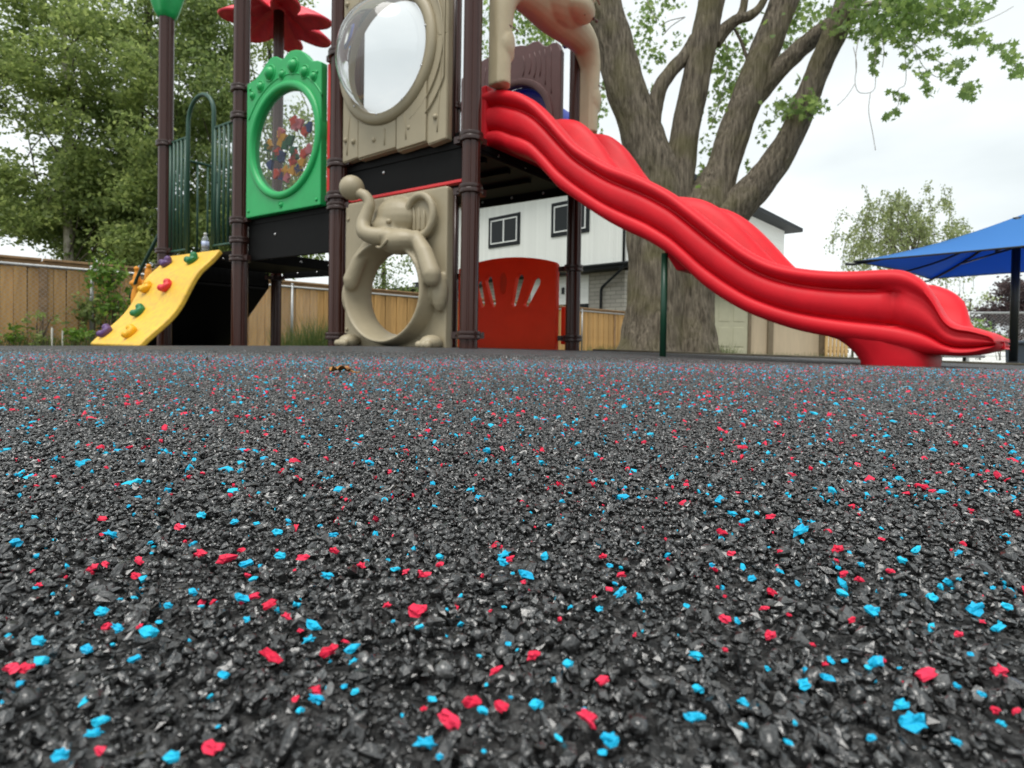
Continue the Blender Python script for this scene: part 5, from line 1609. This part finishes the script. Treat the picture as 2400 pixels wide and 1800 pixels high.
# weeping birch on the right
wb = at(2130, 815, 18); wb.z = -.3
birch = empty('weeping_birch', wb, 'airy pale-green weeping birch rising behind the blue umbrella', 'tree')
b = MB(); b.tube(smooth_path([wb, at(2130, 700, 18), at(2135, 640, 18), at(2142, 570, 18), at(2150, 520, 18)], 4), [.11 - .0062 * i for i in range(17)], 10)
b.build('trunk', M['branch'], birch, smooth=True)
cents = []; b = MB(); q = random.Random(21)
tips = []
for k in range(115):
    th = q.uniform(0, math.pi)
    rr = q.uniform(.25, 1)
    px = 2125 + 150 * rr * math.cos(th) * q.uniform(.8, 1.1); py = 610 - 165 * rr * math.sin(th) + q.uniform(-20, 25)
    tips.append((px, py, q.uniform(-1.2, 1.2)))
for px, py, dy in tips:
    c = at(px, py, 18 + dy)
    L_ = q.uniform(.5, 2.0)
    dx = (px - 2125) / 150
    s = None
    path = []
    for j in range(9):
        t = j / 8
        path.append(c + Vector((dx * .5 * math.sin(t * 1.6), 0, .25 * math.sin(t * 2.2) - L_ * t * t)))
    b.tube(path, .007, 4, caps=False)
    for p in path:
        for r_ in range(10):
            cents.append((p.x + q.gauss(0, .07), p.y + q.gauss(0, .07), p.z + q.gauss(0, .09)))
for px, py, dy in random.sample(tips, 30):
    branch_to(b, at(2140, random.uniform(540, 680), 18), at(px, py, 18 + dy), .018, .006, .1, 5)
for k in range(14):   # upright shoots on top
    p0 = at(q.uniform(2040, 2230), q.uniform(470, 520), 18); p1 = p0 + Vector((q.uniform(-.3, .3), 0, q.uniform(.4, .9)))
    b.tube([p0, (p0 + p1) / 2 + Vector((.03, 0, .02)), p1], .007, 4, caps=False)
    for j in range(40):
        p = p0.lerp(p1, q.random()); cents.append((p.x + q.gauss(0, .07), p.y, p.z + q.gauss(0, .05)))
b.build('limbs', M['branch'], birch, smooth=True)
v_, f_ = leaf_arrays(np.array(cents), .085, 'diamond', 1.6)
tri_mesh('crown', v_, f_, M['lf_birch'], birch)
# purple-leaved tree and shrubs by the far fence
px_tree('purple_tree', 'dark purple-leaved tree beyond the concrete yard at the right edge', 2370, 22, 12, [(2370, 780), (2372, 740), (2380, 700)],
        fill(2300, 2480, 715, 800, 20, 22, 38, .8, 10) + fill(2345, 2480, 670, 730, 10, 20, 34, .6, 11), None, .13, 'lf_plum', 'branch', 24, 13, .16, limbs=6)
px_tree('far_tree', 'thin grey-green tree between weeping birch and purple tree', 2270, 24, 8, [(2270, 780), (2272, 740), (2275, 700)],
        fill(2200, 2330, 690, 790, 12, 20, 34, .6, 12), None, .12, 'lf_birch', 'branch', 11, 10, .18, limbs=6)
def shrub(name, label, cat, px, py, Y, rx, ry, n, size, mk, group=None, zbase=-.3, sub=.07, shape='diamond'):
    c = at(px, py, Y)
    o = empty(name, (c.x, c.y, zbase), label, cat, group)
    b = MB()
    for k in range(6):
        e = c + Vector((random.uniform(-.7, .7) * px_m(rx, Y), random.uniform(-.1, .1), random.uniform(-.2, .7) * px_m(ry, Y)))
        b.tube(smooth_path([Vector((c.x + random.uniform(-.08, .08), c.y, zbase)), (Vector((c.x, c.y, zbase)) + e) / 2 + Vector((random.uniform(-.05, .05), 0, .03)), e], 3), [.008, .008, .007, .006, .005, .004, .003], 5)
    b.build('stems', M['branch'], o, smooth=True)
    cen = sprays([((c.x, c.y, c.z), (px_m(rx, Y), .16, px_m(ry, Y)))], max(3, n // 10), 10, sub)
    v_, f_ = leaf_arrays(cen, size, shape, .2)
    tri_mesh('foliage', v_, f_, M[mk], o)
    return o
shrub('shrub', 'bright green shrub behind the red slide exit', 'shrub', 2295, 775, 15, 26, 26, 200, .10, 'lf_vine', sub=.12)
shrub('shrub', 'small yellow-green shrub under the purple tree', 'shrub', 2345, 798, 15, 22, 12, 120, .10, 'lf_vine', sub=.10)
# climbers and weeds along the fence
vines = [(250, 640, 50, 55, 420, 'yellow-green vine spilling over the top of the board fence'), (215, 720, 45, 60, 360, 'dark green vine hanging beside the galvanised fence post'), (275, 720, 36, 60, 300, 'leafy vine on the fence just left of the yellow climbing wall')]
for px, py, rx, ry, n, lab in vines:
    shrub('vine', lab, 'vine', px, py, 8.0, rx, ry, n, .075, 'lf_vine' if n != 360 else 'lf_dark', 'vines on the board fence')
weeds = [(30, 785, 34, 24, 150, 'low bright weed clump at the left picture edge'), (95, 745, 40, 14, 70, 'flat spreading weed halfway up the fence boards'), (95, 795, 30, 14, 90, 'low dark weed between the two white stakes and the picture edge'), (180, 785, 36, 24, 220, 'leafy weed clump right of the white stakes'), (250, 800, 26, 16, 110, 'small weed at the foot of the yellow climbing wall')]
for px, py, rx, ry, n, lab in weeds:
    shrub('weed', lab, 'weed', px, py, 7.45, rx, ry, n, .06, 'lf_mid' if n < 140 else 'lf_vine', 'weeds along the fence foot', sub=.05)
# grass
cen = []; vs = []; fs = []
q = random.Random(3)
def blades(x0, x1, Y0, Y1, n, h0, h1):
    for k in range(n):
        Y = q.uniform(Y0, Y1); x = (q.uniform(x0, x1) - 1200) / FPX * Y
        h = q.uniform(h0, h1); a = q.uniform(0, 6.28); w = .006
        lean = Vector((q.gauss(0, .25), q.gauss(0, .25), 1)) * h
        p = Vector((x, Y, -.31)); s = Vector((math.cos(a), math.sin(a), 0)) * w
        i = len(vs)
        vs.extend([p - s, p + s, p + lean * .6 + s * .6, p + lean])
        fs.extend([(i, i + 1, i + 2), (i, i + 2, i + 3)])
blades(640, 790, 8.6, 9.8, 900, .28, .62); blades(700, 790, 8.6, 9.4, 300, .5, .85)
blades(-100, 420, 7.2, 8.6, 2500, .2, .42); blades(1380, 1480, 7.6, 9, 500, .2, .36); blades(1660, 1720, 7.5, 8.3, 260, .25, .42)
blades(1500, 2000, 6.5, 11, 2500, .12, .26)
v_ = np.array([tuple(p) for p in vs]); f_ = np.array(fs)
o = tri_mesh('grass', v_, f_, M['lf_grass'], None)
tag(o, 'thin grass growing along the fence foot and round the maple', 'grass', None, 'stuff')

# ================================================================== HOUSE
HC_ = (4.28, 21.0); dL = Vector((-.725, .69, 0)).normalized(); dR = Vector((.69, .725, 0)).normalized()
def off(P, d, s): return (P[0] + d.x * s, P[1] + d.y * s)
HL = Face(HC_, off(HC_, dL, 13), (0, 0)); HR = Face(HC_, off(HC_, dR, 17.6), (14, 10))
house = empty('house', (HC_[0], HC_[1], -.3), 'white two-storey house with dark-framed windows and grey brick ground floor', 'house')
def uvwall(fc, a0, a1, z0, z1, c, th, name, mk, parent):
    b = MB()
    pts = [(a0, z0), (a1, z0), (a1, z1), (a0, z1)]
    vs_ = [fc.p(a, z, c) for a, z in pts] + [fc.p(a, z, c - th) for a, z in pts]
    b.add(vs_, [(0, 1, 2, 3), (7, 6, 5, 4), (0, 4, 5, 1), (1, 5, 6, 2), (2, 6, 7, 3), (3, 7, 4, 0)])
    o = b.build(name, M[mk], parent)
    uvl = o.data.uv_layers.new(name='UVMap')
    co = pts + pts
    for lp_ in o.data.loops: uvl.data[lp_.index].uv = co[lp_.vertex_index]
    return o
uvwall(HL, 0, 13, 3.10, 6.95, 0, .2, 'upper_wall', 'siding', house)
uvwall(HR, .21, 17.6, 3.10, 6.95, 0, .2, 'upper_wall', 'siding_lap', house)
uvwall(HL, .35, 13, -.35, 2.86, -.45, .2, 'brick_wall', 'brick', house)
uvwall(HR, .75, 17.6, -.35, 2.86, -.45, .2, 'brick_wall', 'brick', house)
# storey overhang: soffit, fascia, gutter
b = MB(); b.hexa([HL.p(-.25, 2.87, .25), HL.p(13, 2.87, .25), HL.p(13, 2.87, -.8), HL.p(-.25, 2.87, -.8), HL.p(-.25, 3.09, .25), HL.p(13, 3.09, .02), HL.p(13, 3.09, -.8), HL.p(-.25, 3.09, -.8)]); b.build('storey_eave', M['trim'], house)
b = MB(); b.tube([HL.p(-.28, 3.02, .31), HL.p(13, 3.02, .31)], .055, 8); b.build('gutter', M['trim'], house, smooth=True)
b = MB(); b.hexa([HR.p(-.2, 2.87, .25), HR.p(17.6, 2.87, .25), HR.p(17.6, 2.87, -.4), HR.p(.3, 2.87, -.4), HR.p(-.2, 3.08, .25), HR.p(17.6, 3.08, .25), HR.p(17.6, 3.08, -.4), HR.p(.3, 3.08, -.4)]); b.build('storey_eave', M['trim'], house)
# down pipes
MB().tube([HL.p(.10, 6.9, .06), HL.p(.10, 3.12, .06)], .05, 8).build('down_pipe', M['trim'], house, smooth=True)
MB().tube([HL.p(-.1, 2.98, .28), HL.p(.1, 2.80, .2), HL.p(1.35, 2.25, -.38), HL.p(1.40, 2.1, -.38), HL.p(1.40, -.3, -.38)], .05, 8).build('down_pipe', M['trim'], house, smooth=True)
# white panel and dark opening on the ground floor
uvwall(HL, 2.05, 5.2, 1.62, 2.80, -.42, .03, 'entry_panel', 'siding_lap', house)
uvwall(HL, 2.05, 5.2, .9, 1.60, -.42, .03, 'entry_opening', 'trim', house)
b = MB(); b.box(HL.p(3.35, 2.2, -.40), (.12, .05, .28), HL.m); b.build('wall_lamp', M['trim'], house)
def house_window(a0, a1, z0, z1):
    w = bar(HL, a0, a1, z0, z1, .02, .05, 'window', 'trim', house)
    t = .16; iw = .05
    A0, A1, Z0, Z1 = a0 + t, a1 - t, z0 + t, z1 - t
    for (p, q_, r_, s) in ((A0, A1, Z1 - iw, Z1), (A0, A1, Z0, Z0 + iw), (A0, A0 + iw, Z0 + iw, Z1 - iw), (A1 - iw, A1, Z0 + iw, Z1 - iw), ((A0 + A1) / 2 - .035, (A0 + A1) / 2 + .035, Z0 + iw, Z1 - iw)):
        bar(HL, p, q_, r_, s, .055, .03, 'frame', 'white_frame', w)
    mid = (A0 + A1) / 2
    for p, q_ in ((A0 + iw, mid - .035), (mid + .035, A1 - iw)): bar(HL, p, q_, Z0 + iw, Z1 - iw, .048, .01, 'pane', 'glass', w)
    return w
house_window(5.51, 7.51, 4.36, 5.78)
house_window(1.74, 3.70, 4.44, 5.86)
bar(HL, 2.2, 2.7, 4.75, 5.6, .046, .004, 'curtain', 'white_frame', house)
# roof
b = MB()
ov = .75
c00 = HL.p(-ov, 6.95, ov); c10 = Vector((HC_[0], HC_[1], 6.95)) + dR * (17.6 + 1.0) - dL * ov; c01 = Vector((HC_[0], HC_[1], 6.95)) + dL * 13.5 - dR * ov; c11 = Vector((HC_[0], HC_[1], 6.95)) + dR * 18.6 + dL * 13.5
c00 = Vector((HC_[0], HC_[1], 6.95)) - dR * ov - dL * ov
up_ = Vector((0, 0, .22))
r0 = (c00 + c01) / 2 + dR * 6 + Vector((0, 0, 1.9)); r1 = (c10 + c11) / 2 - dR * 6 + Vector((0, 0, 1.9))
b.hexa([c00, c10, c11, c01, c00 + up_, c10 + up_, c11 + up_, c01 + up_])
fas = b.build('roof_fascia', M['trim'], house)
b = MB(); e = Vector((0, 0, .002)); b.add([c00 + up_ + e, c10 + up_ + e, c11 + up_ + e, c01 + up_ + e, r0, r1], [(0, 1, 5, 4), (1, 2, 5), (2, 3, 4, 5), (3, 0, 4)]); b.build('roof', M['shingle'], house)
# dark small building behind the fence, seen through the elephant hole
kb = at(975, 690, 18.5)
kiosk = empty('garden_shed', (kb.x, kb.y, -.3), 'dark low garden shed with sloping roof behind the board fence', 'shed')
KF = Face((kb.x - .62, kb.y - .2), (kb.x + 2.2, kb.y + .4), (0, 0))
bar(KF, 0.2, 2.8, -.3, 1.58, -.8, 1.6, 'wall', 'trim', kiosk)
b = MB(); b.hexa([KF.p(-.25, 1.60, .3), KF.p(3, 1.95, .3), KF.p(3, 1.95, -1.9), KF.p(-.25, 1.60, -1.9), KF.p(-.25, 1.68, .3), KF.p(3, 2.04, .3), KF.p(3, 2.04, -1.9), KF.p(-.25, 1.68, -1.9)]); b.build('roof', M['shingle'], kiosk)

# ================================================================== SHED BY THE MAPLE
sc0, sc1 = at(1650, 840, 12.2), at(1938, 845, 12.2)
SF = Face((sc0.x, sc0.y), (sc1.x, sc1.y), (0, 0))
shed = empty('storage_shed', (sc0.x, sc0.y, -.3), 'beige storage shed with panelled door behind the red slide', 'shed')
sl = SF.len
def sa(px): return (px - 1650) / (1938 - 1650) * sl
bar(SF, 0, sl, -.3, 1.28, -.7, 1.36, 'wall', 'shed', shed)
door = bar(SF, sa(1672), sa(1750), -.27, 1.20, .0, .05, 'door', 'shed_door', shed, .004)
for z0, z1 in ((.55, 1.1), (.0, .42), (-.2, -.05)):
    for p, q_ in ((.12, .44), (.56, .88)):
        w = sa(1750) - sa(1672); a0 = sa(1672) + w * p; a1 = sa(1672) + w * q_
        bar(SF, a0, a1, z0, z1, .028, .012, 'door_panel', 'shed_door', door, .005)
b = MB(); b.ball(SF.p(sa(1669), .36, .05), (.03, .03, .06), 10, SF.m); b.build('door_lock', M['trim'], door, smooth=True)
bar(SF, sa(1750) + .005, sa(1757), -.3, 1.25, .02, .06, 'corner_trim', 'shed_trim', shed)
bar(SF, sa(1797), sa(1809), -.3, 1.25, .02, .06, 'corner_trim', 'shed_trim', shed)
bar(SF, sa(1919), sa(1930), -.3, 1.25, .02, .06, 'corner_trim', 'shed_trim', shed)
b = MB(); b.hexa([SF.p(-.2, 1.28, .25), SF.p(sl + .2, 1.28, .25), SF.p(sl + .2, 1.28, -1.6), SF.p(-.2, 1.28, -1.6), SF.p(-.2, 1.33, .25), SF.p(sl + .2, 1.33, .25), SF.p(sl + .2, 1.45, -1.6), SF.p(-.2, 1.45, -1.6)]); b.build('roof', M['shingle'], shed)
# new slatted screen beside it
s0, s1 = at(1931, 845, 12.0), at(1990, 846, 12.0)
LF = Face((s0.x, s0.y), (s1.x, s1.y), (0, 0))
screen = empty('slat_screen', (s0.x, s0.y, -.3), 'short screen of new pine slats between shed and slide foot', 'fence')
for k in range(6):
    a = .02 + k * (LF.len - .04) / 6
    bar(LF, a, a + .062, -.3, .85, .0, .03, 'slat', 'slat_new', screen, .003)
for z in (-.1, .6): bar(LF, 0, LF.len, z, z + .07, -.035, .03, 'rail', 'shed_trim', screen)

# ================================================================== BLUE UMBRELLA
uL = at(2002, 613, 6.86)
uu, pp_ = Vector((.8, .6, 0)), Vector((.6, -.8, 0)); US = 2.65
uF = uL + uu * US; uN = uL + pp_ * US; uR = uF + pp_ * US
uC = (uL + uR) / 2; apex = Vector((uC.x, uC.y, at(2400, 500, uC.y).z))
umb = empty('blue_umbrella', (uC.x, uC.y, -.3), 'blue square shade umbrella on a dark pole', 'umbrella')
b = MB(); nsub = 10
def canopy_pt(A, B, i, j):      # i from apex(0) to edge, j along edge
    e0 = A.lerp(B, j)
    t = i
    p = apex.lerp(e0, t)
    sag = math.sin(math.pi * j) * t
    p = p + (uC - e0).normalized() * 0
    mid = (Vector((uC.x, uC.y, p.z)) - p)
    p = p + mid * (.06 * sag)                      # edges curve in
    p.z -= .10 * math.sin(math.pi * t) * (.6 + .4 * math.sin(math.pi * j))
    return p
for A, B in ((uL, uF), (uF, uR), (uR, uN), (uN, uL)):
    vs_ = []; fs_ = []
    for i in range(nsub + 1):
        for j in range(nsub + 1): vs_.append(canopy_pt(A, B, i / nsub, j / nsub))
    for i in range(nsub):
        for j in range(nsub):
            k = i * (nsub + 1) + j
            fs_.append((k, k + 1, k + nsub + 2, k + nsub + 1))
    pb = MB().add(vs_, fs_).build('canopy_panel', M['fabric'], umb, smooth=True)
    sd = pb.modifiers.new('solid', 'SOLIDIFY'); sd.thickness = .004
    # hem
    hem = [canopy_pt(A, B, 1.0, j / 20) for j in range(21)]
    MB().tube(hem, .011, 6).build('hem', M['dark_steel'], pb, smooth=True)
pol = Vector((uC.x - .10, uC.y, 0))
MB().tube([pol + Vector((0, 0, -.3)), pol + Vector((0, 0, apex.z - .05))], .042, 16).build('pole', M['dark_steel'], umb, smooth=True)
hub = Vector((pol.x, pol.y, apex.z - .06)); col_ = Vector((pol.x, pol.y, uL.z + .16))
for cnr in (uL, uF, uR, uN):
    tip = cnr + (cnr - uC).normalized() * .10 + Vector((0, 0, -.03))
    inner_ = apex + Vector((0, 0, -.03))
    path = []
    for k in range(9):
        t = k / 8; p = apex.lerp(cnr, t); p.z -= .10 * math.sin(math.pi * t) * .6 + .034; path.append(p)
    path.append(tip)
    rib = MB().tube(path, .016, 8).build('rib', M['dark_steel'], umb, smooth=True)
    MB().tube([col_, path[5]], .013, 8).build('strut', M['dark_steel'], rib, smooth=True)
for A, B in ((uL, uF), (uF, uR), (uR, uN), (uN, uL)):
    e = canopy_pt(A, B, .97, .5); MB().tube([canopy_pt(A, B, .03 + .94 * k / 8, .5) + Vector((0, 0, -.026)) for k in range(9)], .012, 8).build('rib', M['dark_steel'], umb, smooth=True)
b = MB(); b.lathe([(.06, -.30), (.30, -.30), (.30, -.24), (.08, -.20), (.06, -.1)], 20, (pol.x, pol.y, 0)); b.build('base', M['dark_steel'], umb, smooth=True, sharp=40)

# bin beside the pole
bn = at(2432, 830, 8.6)
binb = empty('storage_bin', (bn.x + .1, bn.y, -.3), 'slate-blue plastic bin at the right edge behind the umbrella pole', 'bin')
b = MB(); b.hexa([Vector((bn.x - .05 + dx, bn.y + dy, -.3)) for dx, dy in ((0, 0), (.55, 0), (.55, .5), (0, .5))] + [Vector((bn.x - .08 + dx, bn.y + dy, .13)) for dx, dy in ((0, 0), (.61, 0), (.61, .5), (0, .5))]); b.build('bin_body', M['bin'], binb, bevel=.02)
b = MB(); b.box((bn.x + .22, bn.y + .25, .155), (.68, .58, .05)); b.build('bin_lid', M['bin'], binb, bevel=.015)
# low bench beyond the slide exit
bq = at(2250, 835, 6.2)
bench = empty('bench', (bq.x, bq.y, -.3), 'low grey bench on dark legs beyond the slide exit', 'bench')
b = MB(); b.box((bq.x + .05, bq.y + .15, bq.z), (.46, .32, .03)); b.build('seat', M['grey_slab'], bench, bevel=.008)
for dx in (-.14, .13):
    b = MB(); b.tube([(bq.x + dx, bq.y + .1, -.3), (bq.x + dx, bq.y + .1, bq.z)], .016, 8); b.build('leg', M['dark_steel'], bench, smooth=True)
